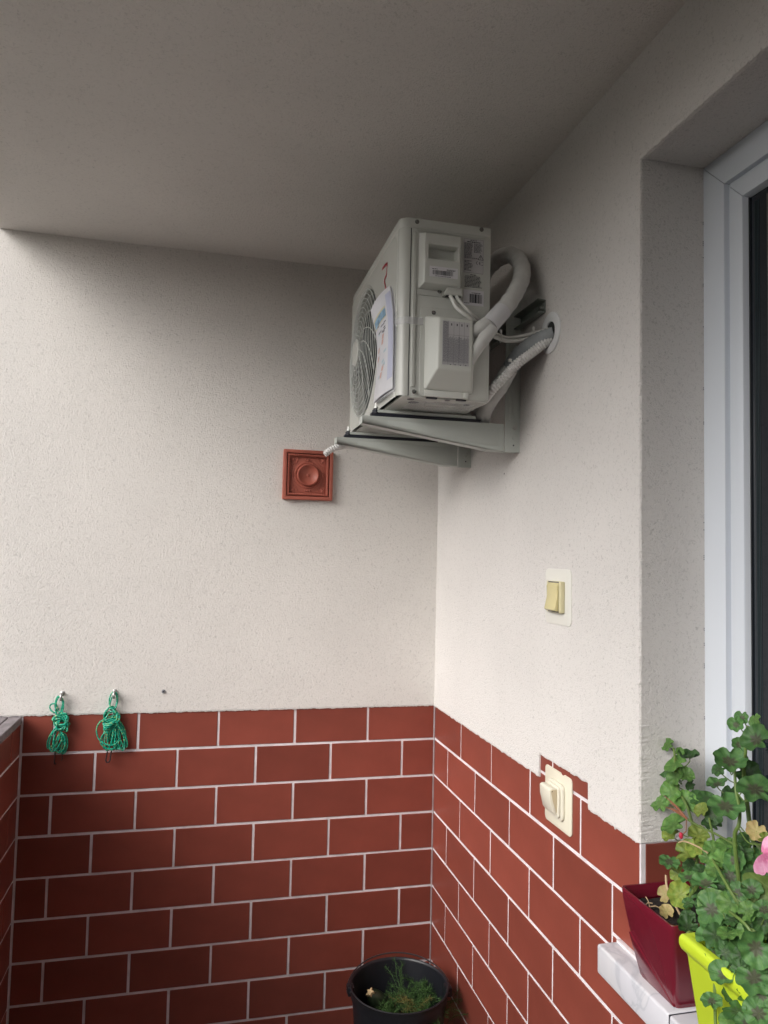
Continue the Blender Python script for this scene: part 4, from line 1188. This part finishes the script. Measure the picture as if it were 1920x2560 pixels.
dt = empty('pipe_run', (-.08, -.9, 1.3), 'straight wrapped pipe with grey foam sleeve rising from behind the unit to the rosette', 'pipe')
p5 = spline([(-.105, -.762, 1.130), (-.112, -.775, 1.180), (-.120, -.815, 1.225), (-.118, -.868, 1.258), (-.104, -.905, 1.290), (-.085, -.935, 1.338), (-.066, -.975, 1.378), (-.038, -1.020, 1.404), (.006, -1.055, 1.422)], 8)
i5 = int(len(p5) * .64)
MB().tube(p5[:i5 + 1], [.0265 + noise.noise(Vector((i * .3, 5, 0))) * .0015 for i in range(i5 + 1)], 18).build('wrapped_pipe', M['foam'], dt, smooth=True)
q5 = resample(p5[i5 - 4:], .003)
MB().tube(q5, [.0250 + .0008 * math.sin(i * 1.6) - .006 * max(0, i / len(q5) - .8) for i in range(len(q5))], 18).build('foam_sleeve', M['foam_grey'], dt, smooth=True)

c1 = spline([(-.308, -1.016, 1.524), (-.300, -1.028, 1.500), (-.290, -1.036, 1.477), (-.265, -1.046, 1.454), (-.226, -1.030, 1.440), (-.178, -1.000, 1.424), (-.135, -.990, 1.412), (-.107, -.990, 1.410), (-.065, -1.000, 1.415), (-.024, -1.015, 1.428), (.006, -1.048, 1.434)], 8)
c2_ = spline([(-.290, -1.016, 1.524), (-.283, -1.026, 1.506), (-.272, -1.030, 1.491), (-.248, -1.036, 1.466), (-.213, -1.020, 1.450), (-.171, -.998, 1.433), (-.133, -.985, 1.4245), (-.105, -.985, 1.422), (-.066, -.998, 1.428), (-.024, -1.012, 1.440), (.006, -1.044, 1.446)], 8)
cb = empty('power_cable', (-.2, -1.0, 1.42), 'thicker white cable, the lower of the pair, from the unit cover to the wall rosette', 'cable', 'white cables from the unit to the wall')
MB().tube(c1, .0058, 12).build('cable_sheath', M['cable'], cb, smooth=True)
for (x, y, z) in ((-.135, -.988, 1.418), (-.040, -1.008, 1.430)):
    MB().tube([(x + .0045 * math.cos(a) * .3, y + .0115 * math.cos(a), z + .0145 * math.sin(a)) for a in [2 * PI * k / 18 for k in range(18)]], .0014, 6, True, ref=(1, 0, 0)).build('cable_tie', M['cable'], cb, smooth=True)
    MB().box(x - .003, x + .003, y - .004, y + .004, z + .012, z + .024).build('tie_head', M['cable'], cb, bevel=.001)
cb2 = empty('signal_cable', (-.2, -1.0, 1.44), 'thinner white cable, the upper of the pair, from the unit cover to the wall rosette', 'cable', 'white cables from the unit to the wall')
MB().tube(c2_, .0048, 12).build('cable_sheath', M['cable'], cb2, smooth=True)

def corrugated(name, pts, r0, pitch, parent, amp=.0016, r1=None):
    q = resample(pts, pitch / 6)
    rr = [r0 + amp * math.sin(2 * PI * i / 6) for i in range(len(q))]
    if r1: rr = [a + (r1 - r0) * i / len(rr) for i, a in enumerate(rr)]
    return MB().tube(q, rr, 16).build(name, M['hose'], parent, smooth=True, angle=70)
dh = empty('drain_hose', (-.08, -1.0, 1.33), 'white corrugated drain hose running from behind the unit up to the wall rosette', 'hose')
hp = spline([(-.150, -.86, 1.250), (-.155, -.92, 1.248), (-.158, -.968, 1.258), (-.129, -.992, 1.295), (-.092, -1.012, 1.337), (-.056, -1.032, 1.367), (-.024, -1.046, 1.394), (.004, -1.058, 1.412)], 12)
corrugated('hose', hp, .0140, .0085, dh, .0014)
x, y, z = -.098, -.985, 1.331
MB().tube([(x - .012, y - .018, z + .016), (x, y - .026, z + .004), (x + .004, y - .025, z - .004)], .002, 6).build('cable_tie', M['cable'], dh, smooth=True)
MB().box(-.116, -.107, -1.008, -.998, 1.344, 1.352).build('tie_head', M['cable'], dh, bevel=.001)
dh2 = empty('drain_spout', (-.5, -.44, 1.14), 'short stub of white corrugated hose poking out by the far bracket above the red plaque', 'hose')
hp = spline([(-.440, -.300, 1.172), (-.470, -.345, 1.167), (-.495, -.375, 1.159), (-.520, -.385, 1.149), (-.540, -.385, 1.138), (-.558, -.385, 1.122)], 12)
corrugated('hose', hp, .0125, .0085, dh2, .0019, .0105)

# ------------------------------------------------------------------ maroon pot
mp = empty('flower_pot', (.03, -1.6175, ZS), 'tall square glossy maroon pot on the left end of the marble sill', 'flower pot')
def sq(cx_, cy_, h, z, r_=.012, n=4): return [(cx_ + a, cy_ + c, z) for a, c in rrect(2 * h, 2 * h, r_, n)]
px_, py_ = .0305, -1.6165
b = MB(); rings = []
levels = [(.0630, -.1175, .012), (.0665, -.100, .012), (.0745, -.060, .012), (.0820, -.020, .012), (.0880, .015, .012), (.0915, .040, .012), (.0925, .054, .012), (.0915, .0570, .011), (.0880, .0570, .009), (.0868, .054, .009), (.0845, .030, .008)]
n4 = 20
vs = []
for h, z, r_ in levels: vs += sq(px_, py_, h, z, r_)
fs = []
for i in range(len(levels) - 1):
    for k in range(n4): fs.append((i * n4 + k, i * n4 + (k + 1) % n4, (i + 1) * n4 + (k + 1) % n4, (i + 1) * n4 + k))
fs.append(tuple(reversed(range(n4))))
b.add(vs, fs)
b.build('pot_body', M['pot'], mp, smooth=True, angle=40)
# lower room-side facet of the pot, undercut towards the sill
b = MB()
E_ = (px_ - .0850, py_ + .0690, -.030); D_ = (px_ - .0655, py_ - .0600, -.1155); C_ = (px_ - .0625, py_ + .0595, -.1165)
b.add([E_, D_, C_, (E_[0] + .008, E_[1], E_[2]), (D_[0] + .004, D_[1], D_[2]), (C_[0] + .004, C_[1], C_[2])], [(0, 1, 2), (5, 4, 3), (0, 3, 4, 1), (1, 4, 5, 2), (2, 5, 3, 0)])
b.build('pot_facet', M['pot'], mp, bevel=.0006)
b = MB(); vs = []; fs = []
for i in range(13):
    for j in range(13):
        x, y = px_ - .084 + .168 * i / 12, py_ - .084 + .168 * j / 12
        vs.append((x, y, .026 + noise.noise(Vector((x * 60, y * 60, 0))) * .008))
for i in range(12):
    for j in range(12): fs.append((i * 13 + j, i * 13 + j + 1, (i + 1) * 13 + j + 1, (i + 1) * 13 + j))
b.add(vs, fs); b.build('soil', M['soil'], mp, smooth=True)
b = MB()
for (p, q) in (((-.035, -1.575, .034), (-.025, -1.590, .045)), ((-.03, -1.585, .036), (-.01, -1.600, .037)), ((-.028, -1.570, .05), (-.026, -1.583, .033))):
    b.tube([p, ((p[0] + q[0]) / 2, (p[1] + q[1]) / 2, (p[2] + q[2]) / 2 + .004), q], .0012, 5)
tag(b.build('dry_twigs', M['stem_dry'], mp), kind='stuff')

# ------------------------------------------------------------------ lime planter
lp = empty('window_box', (0, -2.0, ZS), 'bright lime green plastic planter overflowing with zoned leaves at the lower right', 'planter')
b = MB()
xf, xb, ya_, yb_ = -.100, .105, -1.782, -2.42
def lring(ix, iy, z): return [(xf + ix, ya_ - iy, z), (xf + ix, yb_ + iy, z), (xb - ix, yb_ + iy, z), (xb - ix, ya_ - iy, z)]
lv = [lring(.034, .022, -.1175), lring(.012, .008, .052), lring(.003, .003, .060), lring(.0, .0, .066), lring(.0, .0, .080), lring(.004, .004, .0865), lring(.018, .018, .0865), lring(.021, .021, .080), lring(.022, .022, .045)]
vs = [p for q in lv for p in q]; fs = [(3, 2, 1, 0)]
for i in range(len(lv) - 1):
    for k in range(4): fs.append((i * 4 + k, i * 4 + (k + 1) % 4, (i + 1) * 4 + (k + 1) % 4, (i + 1) * 4 + k))
b.add(vs, fs); b.build('planter_body', M['lime'], lp, bevel=.0035, segs=3, angle=50)
MB().box(xf + .020, xb - .020, yb_ + .02, ya_ - .020, .04, .062).build('soil', M['soil'], lp)

# ------------------------------------------------------------------ leaves
def leaf_mesh(mt, kind, seed):
    rnd = random.Random(seed)
    n = 42 if kind != 'petal' else 20
    rr = (.30, .62, .86, 1.0)
    vs = [(0, 0, 0)]; fs = []
    lob = 7; ph = rnd.uniform(0, 6.28)
    fold = rnd.uniform(.05, .35); cup = rnd.uniform(-.10, .30); ruf = rnd.uniform(.05, .12)
    for r_ in rr:
        for k in range(n):
            a = 2 * PI * k / n
            if kind == 'petal':
                w = .30 + .12 * math.sin(a) ; rho = 1.0
                x = w * math.cos(a) * r_; y = (.5 + .5 * math.sin(a)) * r_ * (1.0 + .04 * math.cos(6 * a))
                z = .15 * y * y + .05 * math.sin(5 * x)
                vs.append((x, y, z)); continue
            if kind == 'oval':
                x = .45 * math.cos(a) * r_; y = math.sin(a) * r_
                vs.append((x, y, -.5 * x * x + .2 * y * y + .05 * math.sin(4 * y + seed))); continue
            lobe = abs(math.cos(lob * (a - PI / 2) / 2)) ** .6
            rho = .83 + .17 * lobe + .028 * math.cos(3 * lob * (a + PI / 2)) + .05 * math.sin(a * 2 + ph)
            ds = abs((a - 1.5 * PI + PI) % (2 * PI) - PI)     # sinus at the stalk side
            if ds < .30: rho *= .35 + .65 * (ds / .30)
            rho = 1 + (rho - 1) * (r_ ** 3)
            x, y = rho * r_ * math.cos(a), rho * r_ * math.sin(a)
            z = cup * r_ * r_ + ruf * r_ * r_ * math.cos(lob * (a - PI / 2) + PI) * 1.0 + fold * abs(x) * r_ * .8 + .05 * math.sin(3 * a + ph) * r_ ** 3
            vs.append((x, y, z))
    for k in range(n): fs.append((0, 1 + k, 1 + (k + 1) % n))
    for i in range(len(rr) - 1):
        for k in range(n): fs.append((1 + i * n + k, 1 + i * n + n + k, 1 + i * n + n + (k + 1) % n, 1 + i * n + (k + 1) % n))
    me = bpy.data.meshes.new('leaf'); me.from_pydata(vs, [], fs); me.update()
    for p in me.polygons: p.use_smooth = True
    me.materials.append(mt)
    return me
LM = {}
for key, mk in (('z', 'leaf_z'), ('p', 'leaf_p'), ('d', 'leaf_d'), ('y', 'leaf_y')):
    LM[key] = [leaf_mesh(M[mk], 'round', 100 * ord(key) + q) for q in range(6)]
LM['b'] = [leaf_mesh(M['leaf_b'], 'round', 900 + q) for q in range(3)]
LM['petal'] = [leaf_mesh(M['petal'], 'petal', 950 + q) for q in range(3)]
LM['s'] = [leaf_mesh(M['strap'], 'oval', 970 + q) for q in range(2)]
CAMP = Vector((-0.97319, -3.01083, 0.76854))
def put_leaf(parent, p, size, key, rnd, face=.62, name='leaf', nrm=None, tip=None):
    p = Vector(p)
    if nrm is None:
        out = Vector((-.75, -.45, .35)).normalized()        # towards the open side, where the light comes from
        nrm = out * face + Vector((0, 0, 1)) * rnd.uniform(.05, .65) + Vector((rnd.uniform(-1, 1), rnd.uniform(-1, 1), rnd.uniform(-.6, 1))) * .40
    nrm = nrm.normalized()
    if tip is None:
        tip = Vector((rnd.uniform(-.9, .6), rnd.uniform(-.9, .9), -.25 + rnd.uniform(-.8, .9)))
    y = (tip - nrm * tip.dot(nrm)).normalized(); x = y.cross(nrm)
    o = bpy.data.objects.new(name, rnd.choice(LM[key])); col.objects.link(o)
    o.parent = parent
    s_ = size / 2 * 1.20
    mm = Matrix.Identity(4)
    for i in range(3):
        mm[i][0] = x[i] * s_; mm[i][1] = y[i] * s_; mm[i][2] = nrm[i] * s_
        mm[i][3] = p[i] - world_of(parent)[i]
    o.matrix_local = mm
    return nrm
def stalk(b, p, nrm, q, r_=.0011):
    p = Vector(p); q = Vector(q)
    a = p - nrm * .010
    mid = a.lerp(q, .5) + Vector((0, 0, -.006)) - nrm * .012
    b.tube(spline([p, a, mid, q], 4), r_, 5)
LEAVES = [(0.02, -1.792, 0.461, 0.0267, 'z'), (0.03, -1.794, 0.473, 0.0239, 'z'), (0.02, -1.84, 0.48, 0.023, 'p'), (0, -1.867, 0.452, 0.045, 'z'), (0.02, -1.798, 0.425, 0.0237, 'z'), (-0.01, -1.81, 0.398, 0.0508, 'z'), (0.02, -1.739, 0.363, 0.0247, 'd'), (0, -1.763, 0.342, 0.0356, 'z'), (-0.03, -1.898, 0.376, 0.0552, 'z'), (-0.03, -1.825, 0.323, 0.0555, 'z'), (0.05, -1.787, 0.368, 0.0396, 'd'), (0.04, -1.75, 0.318, 0.0318, 'd'), (0.06, -1.52, 0.353, 0.0285, 'p'), (0.06, -1.566, 0.351, 0.0162, 'p'), (0.07, -1.582, 0.342, 0.0404, 'd'), (0.05, -1.561, 0.322, 0.0439, 'p'), (0.06, -1.507, 0.295, 0.032, 'd'), (0.05, -1.564, 0.296, 0.039, 'p'), (0.06, -1.586, 0.305, 0.0305, 'p'), (0.08, -1.571, 0.279, 0.0227, 'd'), (0.05, -1.553, 0.258, 0.0458, 'p'), (0.04, -1.52, 0.224, 0.0347, 'p'), (0.06, -1.586, 0.25, 0.0417, 'p'), (0.08, -1.599, 0.259, 0.0351, 'd'), (0.06, -1.637, 0.248, 0.028, 'y'), (0.03, -1.584, 0.201, 0.051, 'p'), (0.03, -1.577, 0.178, 0.0383, 'y'), (0.04, -1.654, 0.203, 0.0366, 'y'), (0.08, -1.641, 0.221, 0.0342, 'd'), (0.08, -1.646, 0.241, 0.034, 'd'), (0.02, -1.646, 0.167, 0.0457, 'y'), (0.03, -1.663, 0.183, 0.0394, 'y'), (0.09, -1.614, 0.261, 0.0349, 'd'), (0, -1.612, 0.137, 0.0357, 'z'), (0.03, -1.641, 0.141, 0.0337, 'd'), (0, -1.678, 0.133, 0.0359, 'z'), (0.02, -1.611, 0.111, 0.0282, 'y'), (0, -1.648, 0.086, 0.0439, 'y'), (0, -1.597, 0.065, 0.0282, 'b'), (-0.01, -1.616, 0.039, 0.0262, 'b'), (-0.02, -1.888, 0.301, 0.0297, 'b'), (-0.02, -1.91, 0.293, 0.0229, 'y'), (-0.02, -1.756, 0.156, 0.0452, 'z'), (0, -1.749, 0.214, 0.0313, 'p'), (0, -1.783, 0.238, 0.0307, 'p'), (-0.01, -1.785, 0.212, 0.039, 'p'), (-0.01, -1.823, 0.225, 0.0338, 'z'), (-0.02, -1.822, 0.197, 0.0379, 'z'), (0.01, -1.82, 0.235, 0.0314, 'd'), (0.02, -1.812, 0.257, 0.0261, 'd'), (0.02, -1.798, 0.242, 0.0277, 'p'), (0, -1.753, 0.18, 0.0313, 'p'), (0.02, -1.706, 0.182, 0.0265, 'p'), (0.01, -1.774, 0.193, 0.0281, 'y'), (-0.05, -1.81, 0.135, 0.0487, 'z'), (-0.02, -1.745, 0.114, 0.0285, 'd'), (-0.05, -1.861, 0.171, 0.0417, 'p'), (-0.05, -1.912, 0.214, 0.0301, 'z'), (-0.04, -1.867, 0.189, 0.0313, 'z'), (-0.06, -1.916, 0.181, 0.0298, 'p'), (-0.06, -1.952, 0.201, 0.0291, 'z'), (-0.05, -1.934, 0.173, 0.0296, 'd'), (-0.03, -1.714, 0.056, 0.0347, 'd'), (-0.02, -1.7, 0.068, 0.0263, 'd'), (-0.04, -1.748, 0.051, 0.0281, 'y'), (-0.07, -1.831, 0.099, 0.0424, 'z'), (-0.08, -1.856, 0.085, 0.031, 'z'), (-0.1, -1.904, 0.077, 0.0373, 'z'), (-0.07, -1.872, 0.093, 0.0321, 'd'), (-0.1, -1.98, 0.159, 0.0469, 'z'), (-0.07, -1.91, 0.109, 0.0261, 'd'), (-0.11, -1.988, 0.118, 0.0477, 'z'), (-0.12, -1.901, 0.034, 0.0293, 'z'), (-0.1, -1.937, 0.036, 0.0388, 'd'), (-0.12, -2.009, 0.078, 0.0408, 'z'), (-0.08, -1.9, 0.041, 0.0276, 'd'), (-0.09, -1.949, 0.063, 0.0313, 'p'), (-0.09, -1.989, 0.133, 0.0279, 'z'), (-0.05, -1.879, 0.127, 0.0308, 'd'), (-0.05, -1.918, 0.152, 0.0298, 'd'), (-0.05, -1.827, 0.12, 0.0293, 'd'), (-0.07, -1.878, 0.128, 0.0308, 'p'), (-0.05, -1.864, 0.143, 0.0235, 'd'), (-0.04, -1.906, 0.169, 0.0253, 'd'), (-0.08, -1.922, 0.091, 0.0296, 'd'), (-0.11, -2.004, 0.101, 0.0274, 'z'), (-0.1, -1.918, 0.011, 0.0318, 'p'), (-0.11, -1.971, 0.041, 0.0305, 'z'), (-0.02, -1.894, 0.224, 0.0308, 'd'), (0, -1.845, 0.214, 0.024, 'd'), (-0.03, -1.912, 0.208, 0.0253, 'd'), (0.02, -1.688, 0.148, 0.0267, 'd'), (0.02, -1.674, 0.102, 0.0269, 'd'), (0, -1.673, 0.08, 0.0239, 'd'), (0, -1.774, 0.155, 0.0279, 'd'), (-0.02, -1.831, 0.184, 0.0242, 'p')]
pm = empty('pelargonium', (.03, -1.6165, .026), 'straggly leggy pelargonium with yellowing leaves growing in the maroon pot', 'plant')
pz = empty('pelargonium', (.0, -1.95, .06), 'dense bushy pelargonium with dark zoned leaves and a pink flower in the lime planter', 'plant')
stemsM = [[(.035, -1.62, .02), (.036, -1.645, .10), (.04, -1.647, .181), (.05, -1.605, .241), (.055, -1.572, .262), (.055, -1.56, .28), (.055, -1.552, .339), (.060, -1.542, .352)],
          [(.02, -1.63, .02), (.01, -1.66, .08), (.02, -1.70, .15), (.04, -1.70, .20), (.06, -1.66, .24)]]
stemsZ = [[(.0, -1.86, .06), (-.01, -1.84, .16), (-.02, -1.834, .265), (-.02, -1.845, .297), (-.01, -1.835, .321), (-.01, -1.826, .35), (.0, -1.81, .385)],
          [(.02, -1.83, .26), (.03, -1.799, .362), (.02, -1.813, .401), (.01, -1.827, .419), (.02, -1.82, .465)],
          [(.0, -1.92, .06), (-.03, -1.89, .14), (-.05, -1.86, .19), (-.04, -1.80, .22)],
          [(-.02, -1.98, .06), (-.05, -1.93, .13), (-.06, -1.91, .157), (-.06, -1.87, .16)],
          [(-.02, -1.90, .06), (-.06, -1.86, .10), (-.08, -1.86, .05), (-.09, -1.87, .0), (-.095, -1.88, -.05)],
          [(-.02, -2.02, .06), (-.07, -1.97, .09), (-.10, -1.96, .04), (-.10, -1.96, -.03)],
          [(.05, -1.86, .06), (.05, -1.80, .14), (.04, -1.77, .20)]]
for st in stemsM: MB().tube(spline(st, 6), [.0040 - .0018 * i / (6 * (len(st) - 1)) for i in range(6 * (len(st) - 1) + 1)], 8).build('stem', M['stem'], pm, smooth=True)
for st in stemsZ: MB().tube(spline(st, 6), [.0042 - .0018 * i / (6 * (len(st) - 1)) for i in range(6 * (len(st) - 1) + 1)], 8).build('stem', M['stem'], pz, smooth=True)
allM = [p for st in stemsM for p in spline(st, 5)]; allZ = [p for st in stemsZ for p in spline(st, 5)]
bM, bZ = MB(), MB()
rnd = random.Random(31)
for (x, y, z, s_, key) in LEAVES:
    toM = y > -1.735 and not (z < .03) and x > -.015
    par, allp, bb = (pm, allM, bM) if toM else (pz, allZ, bZ)
    nr_ = put_leaf(par, (x, y, z), s_, key, rnd)
    p = Vector((x, y, z)); q = min(allp, key=lambda c: (c - p).length + max(0, c.z - p.z) * .8)
    stalk(bb, p, nr_, q)
for k in range(105):       # inner foliage of the bush
    for _ in range(30):
        p = Vector((rnd.uniform(-.07, .10), rnd.uniform(-2.22, -1.78), rnd.uniform(.05, .27)))
        if p.x > .03 + (p.y + 2.2) * .10 + .05: continue
        if p.z > .10 + (p.x + .08) * 1.4: continue
        break
    s_ = rnd.uniform(.030, .048)
    nr_ = put_leaf(pz, p, s_, rnd.choice('ddpzzp'), rnd)
    q = min(allZ, key=lambda c: (c - p).length)
    stalk(bZ, p, nr_, q)
for k in range(16):        # trailing leaves in front of the planter
    p = Vector((rnd.uniform(-.125, -.105), rnd.uniform(-2.2, -1.97), rnd.uniform(-.08, .08)))
    nr_ = put_leaf(pz, p, rnd.uniform(.035, .05), rnd.choice('zzpd'), rnd)
    q = min(allZ, key=lambda c: (c - p).length); stalk(bZ, p, nr_, q)
tag(bM.build('leaf_stalks', M['stem'], pm, smooth=True, recalc=False), kind='stuff')
tag(bZ.build('leaf_stalks', M['stem'], pz, smooth=True, recalc=False), kind='stuff')
put_leaf(pz, (-.02, -1.93, .215), .085, 's', rnd, nrm=Vector((-.5, -.5, .7)), tip=Vector((.3, -1, .1)))
put_leaf(pz, (.0, -1.89, .185), .075, 's', rnd, nrm=Vector((-.6, -.5, .5)), tip=Vector((.2, -1, -.1)))
# flower head: five petals
fc = Vector((-.062, -1.952, .290))
fn = Vector((-.62, -.62, .25)).normalized()
fl = MB().ball(fc - fn * .002, .003, 8, 6).build('flower_centre', M['stem'], pz, smooth=True)
u_ = Vector((.1, -.2, 1)); u_ = (u_ - fn * u_.dot(fn)).normalized(); w_ = fn.cross(u_)
for k, a in enumerate((35, 75, 112, 150, 195)):
    d_ = u_ * math.cos(R(a)) - w_ * math.sin(R(a)) * 1.0
    d_ = u_ * math.cos(R(a - 20)) + w_ * -math.sin(R(a - 20))
    put_leaf(pz, fc + fn * (.0015 * k), .054, 'petal', rnd, name='petal', nrm=fn + d_ * .25, tip=d_)
# seed heads, buds and stalks
MB().tube(spline([(-.02, -1.839, .258), (-.01, -1.771, .253), (.0, -1.719, .245), (.01, -1.66, .240)], 5), .0022, 7).build('flower_stalk', M['stem'], pm, smooth=True)
b = MB()
for q in ((.012, -1.575, .262), (.016, -1.590, .252), (.020, -1.585, .240), (.018, -1.570, .236)):
    b.tube(spline([(.010, -1.660, .240), ((.010 + q[0]) / 2, (-1.66 + q[1]) / 2, (.24 + q[2]) / 2 + .003), q], 4), [.0016, .0018, .0022, .0024, .0022, .0018, .0014, .0008, .0004], 6)
b.build('seed_head', M['stem_red'], pm, smooth=True)
MB().tube([(.010, -1.655, .238), (.009, -1.655, .215), (.002, -1.650, .206)], .0012, 6).build('bud_stalk', M['stem_red'], pm, smooth=True)
MB().ball((.001, -1.650, .205), .0046, 8, 6, (1, 1, 1.5)).build('bud', M['bud'], pm, smooth=True)
MB().tube(spline([(.0, -1.644, .189), (.0, -1.665, .199), (.0, -1.719, .204), (.0, -1.762, .198)], 4), .0016, 6).build('dry_stalk', M['stem_dry'], pm, smooth=True)
MB().tube(spline([(.0, -1.60, .105), (-.005, -1.612, .085), (.0, -1.630, .06), (.01, -1.640, .035)], 4), .0024, 6).build('dry_stalk', M['stem_dry'], pm, smooth=True)
MB().tube(spline([(-.05, -1.841, .142), (-.055, -1.862, .128), (-.05, -1.875, .118)], 4), .0014, 6).build('leaf_stalk', M['stem'], pz, smooth=True)

# ------------------------------------------------------------------ black bucket in the corner
bx_, by_, bz_ = -.236, -.372, -.768
bk = empty('bucket', (bx_, by_, ZF), 'black plastic builder bucket standing in the corner with a wire handle', 'bucket')
hgt = bz_ - ZF
MB().lathe([(.0, .004), (.130, .0), (.133, .004), (.168, hgt - .035), (.1725, hgt - .034), (.1735, hgt - .004), (.1765, hgt - .001), (.1775, hgt + .003), (.1745, hgt + .005), (.1700, hgt + .003), (.1672, hgt - .004), (.1310, .008), (.0, .008)],
           (bx_, by_, ZF), (0, 0, 1), 64).build('bucket_body', M['bucket'], bk, smooth=True, angle=50)
for sg in (-1, 1):
    ex, ey = bx_ + sg * .174 * math.cos(R(-12)), by_ + sg * .174 * math.sin(R(-12))
    MB().box(ex - .012, ex + .012, ey - .018, ey + .018, bz_ - .034, bz_ - .002).build('handle_ear', M['bucket'], bk, bevel=.004)
    MB().lathe([(.0045, 0), (.0035, .004), (0, .005)], (ex - .002, ey - .018, bz_ - .018), (0, -1, 0), 10).build('pivot', M['metal_dark'], bk, smooth=True)
pts = []
for k in range(25):
    a = R(-12 + 180 * k / 24)
    rr_ = .186
    pts.append((bx_ + rr_ * math.cos(a), by_ + rr_ * math.sin(a) * .98, bz_ - .018 + .034 * math.sin(R(180 * k / 24))))
MB().tube(pts, .0026, 8).build('wire_handle', M['metal_dark'], bk, smooth=True)
zc_ = empty('marrow', (-.30, -.28, -.86), 'dark green marrow with a pale star shaped cut stalk lying in the black bucket', 'vegetable')
a0, a1 = Vector((-.318, -.285, -.838)), Vector((-.20, -.235, -1.00))
d_ = (a1 - a0)
prof = [(.0, -.002), (.014, .0), (.022, .008), (.031, .028), (.037, .06), (.040, .10), (.040, .15), (.034, .19), (.02, .21), (0, .215)]
MB().lathe(prof, a0, d_, 24).build('marrow_body', M['zucchini'], zc_, smooth=True)
b = MB(); dn = -d_.normalized(); u_ = dn.orthogonal().normalized(); w_ = dn.cross(u_)
ring = []
for k in range(20):
    a = 2 * PI * k / 20; rr_ = .0125 + .0045 * math.cos(5 * a) + .001 * math.sin(3 * a)
    ring.append(a0 + u_ * rr_ * math.cos(a) + w_ * rr_ * math.sin(a))
b.prism(ring, dn * .011); b.build('marrow_stalk', M['zstem'], zc_, bevel=.001)

# feathery herb thrown in the bucket
hb_ = empty('dill_bunch', (-.17, -.38, -.85), 'bunch of feathery green herb with a yellowing middle drooping over the bucket rim', 'herb')
rnd = random.Random(77)
def frond(b, p0, d0, length, droop, n=9, hair=.018):
    p = Vector(p0); d = Vector(d0).normalized(); step = length / n
    pts = [p.copy()]
    for i in range(n):
        d = (d + Vector((rnd.uniform(-.15, .15), rnd.uniform(-.15, .15), -droop))).normalized()
        p = p + d * step; pts.append(p.copy())
        for s_ in range(4):
            side = d.cross(Vector((rnd.uniform(-1, 1), rnd.uniform(-1, 1), rnd.uniform(-1, 1)))).normalized()
            e = p + (side * .8 + d * .6).normalized() * hair * rnd.uniform(.6, 1.2)
            w = side.cross(d).normalized() * .0006
            b.add([p - w, p + w, e], [(0, 1, 2)])
            for s2 in range(3):
                t = rnd.uniform(.25, .9); m_ = p.lerp(e, t)
                sd = Vector((rnd.uniform(-1, 1), rnd.uniform(-1, 1), rnd.uniform(-1, 1))).normalized()
                e2 = m_ + (sd + (e - p).normalized()).normalized() * hair * .5
                w2 = sd.cross(e - p)
                if w2.length > 1e-6:
                    w2 = w2.normalized() * .00045
                    b.add([m_ - w2, m_ + w2, e2], [(0, 1, 2)])
    b.tube(pts, .0007, 4)
b1, b2 = MB(), MB()
for k in range(95):
    p0 = (-.175 + rnd.gauss(0, .045), -.375 + rnd.gauss(0, .050), -.875 + rnd.uniform(-.02, .03))
    a = rnd.uniform(0, 2 * PI)
    tgt = b2 if (abs(p0[0] + .165) < .025 and abs(p0[1] + .42) < .05 and rnd.random() < .6) else b1
    frond(tgt, p0, (math.cos(a) * .7, math.sin(a) * .7, .75), rnd.uniform(.06, .11), .10)
for k in range(9):
    frond(b1, (-.165 + rnd.gauss(0, .013), -.46 + rnd.gauss(0, .012), -.82), (.16, -1, .75), rnd.uniform(.12, .19), .26, 14)
for k in range(4):
    frond(b1, (-.21, -.32, -.85), (-.15 + .1 * k, .75, .8), rnd.uniform(.10, .15), .03, 10)
tag(b1.build('green_fronds', M['dill'], hb_, recalc=False), kind='stuff')
tag(b2.build('yellowing_fronds', M['dill2'], hb_, recalc=False), kind='stuff')

# small flaws on the walls
ch = MB()
ch.ball((-.0055, -.721, 1.045), .0032, 7, 4, (.3, 1, 1))
ch.build('chip', M['ink2'], wb)
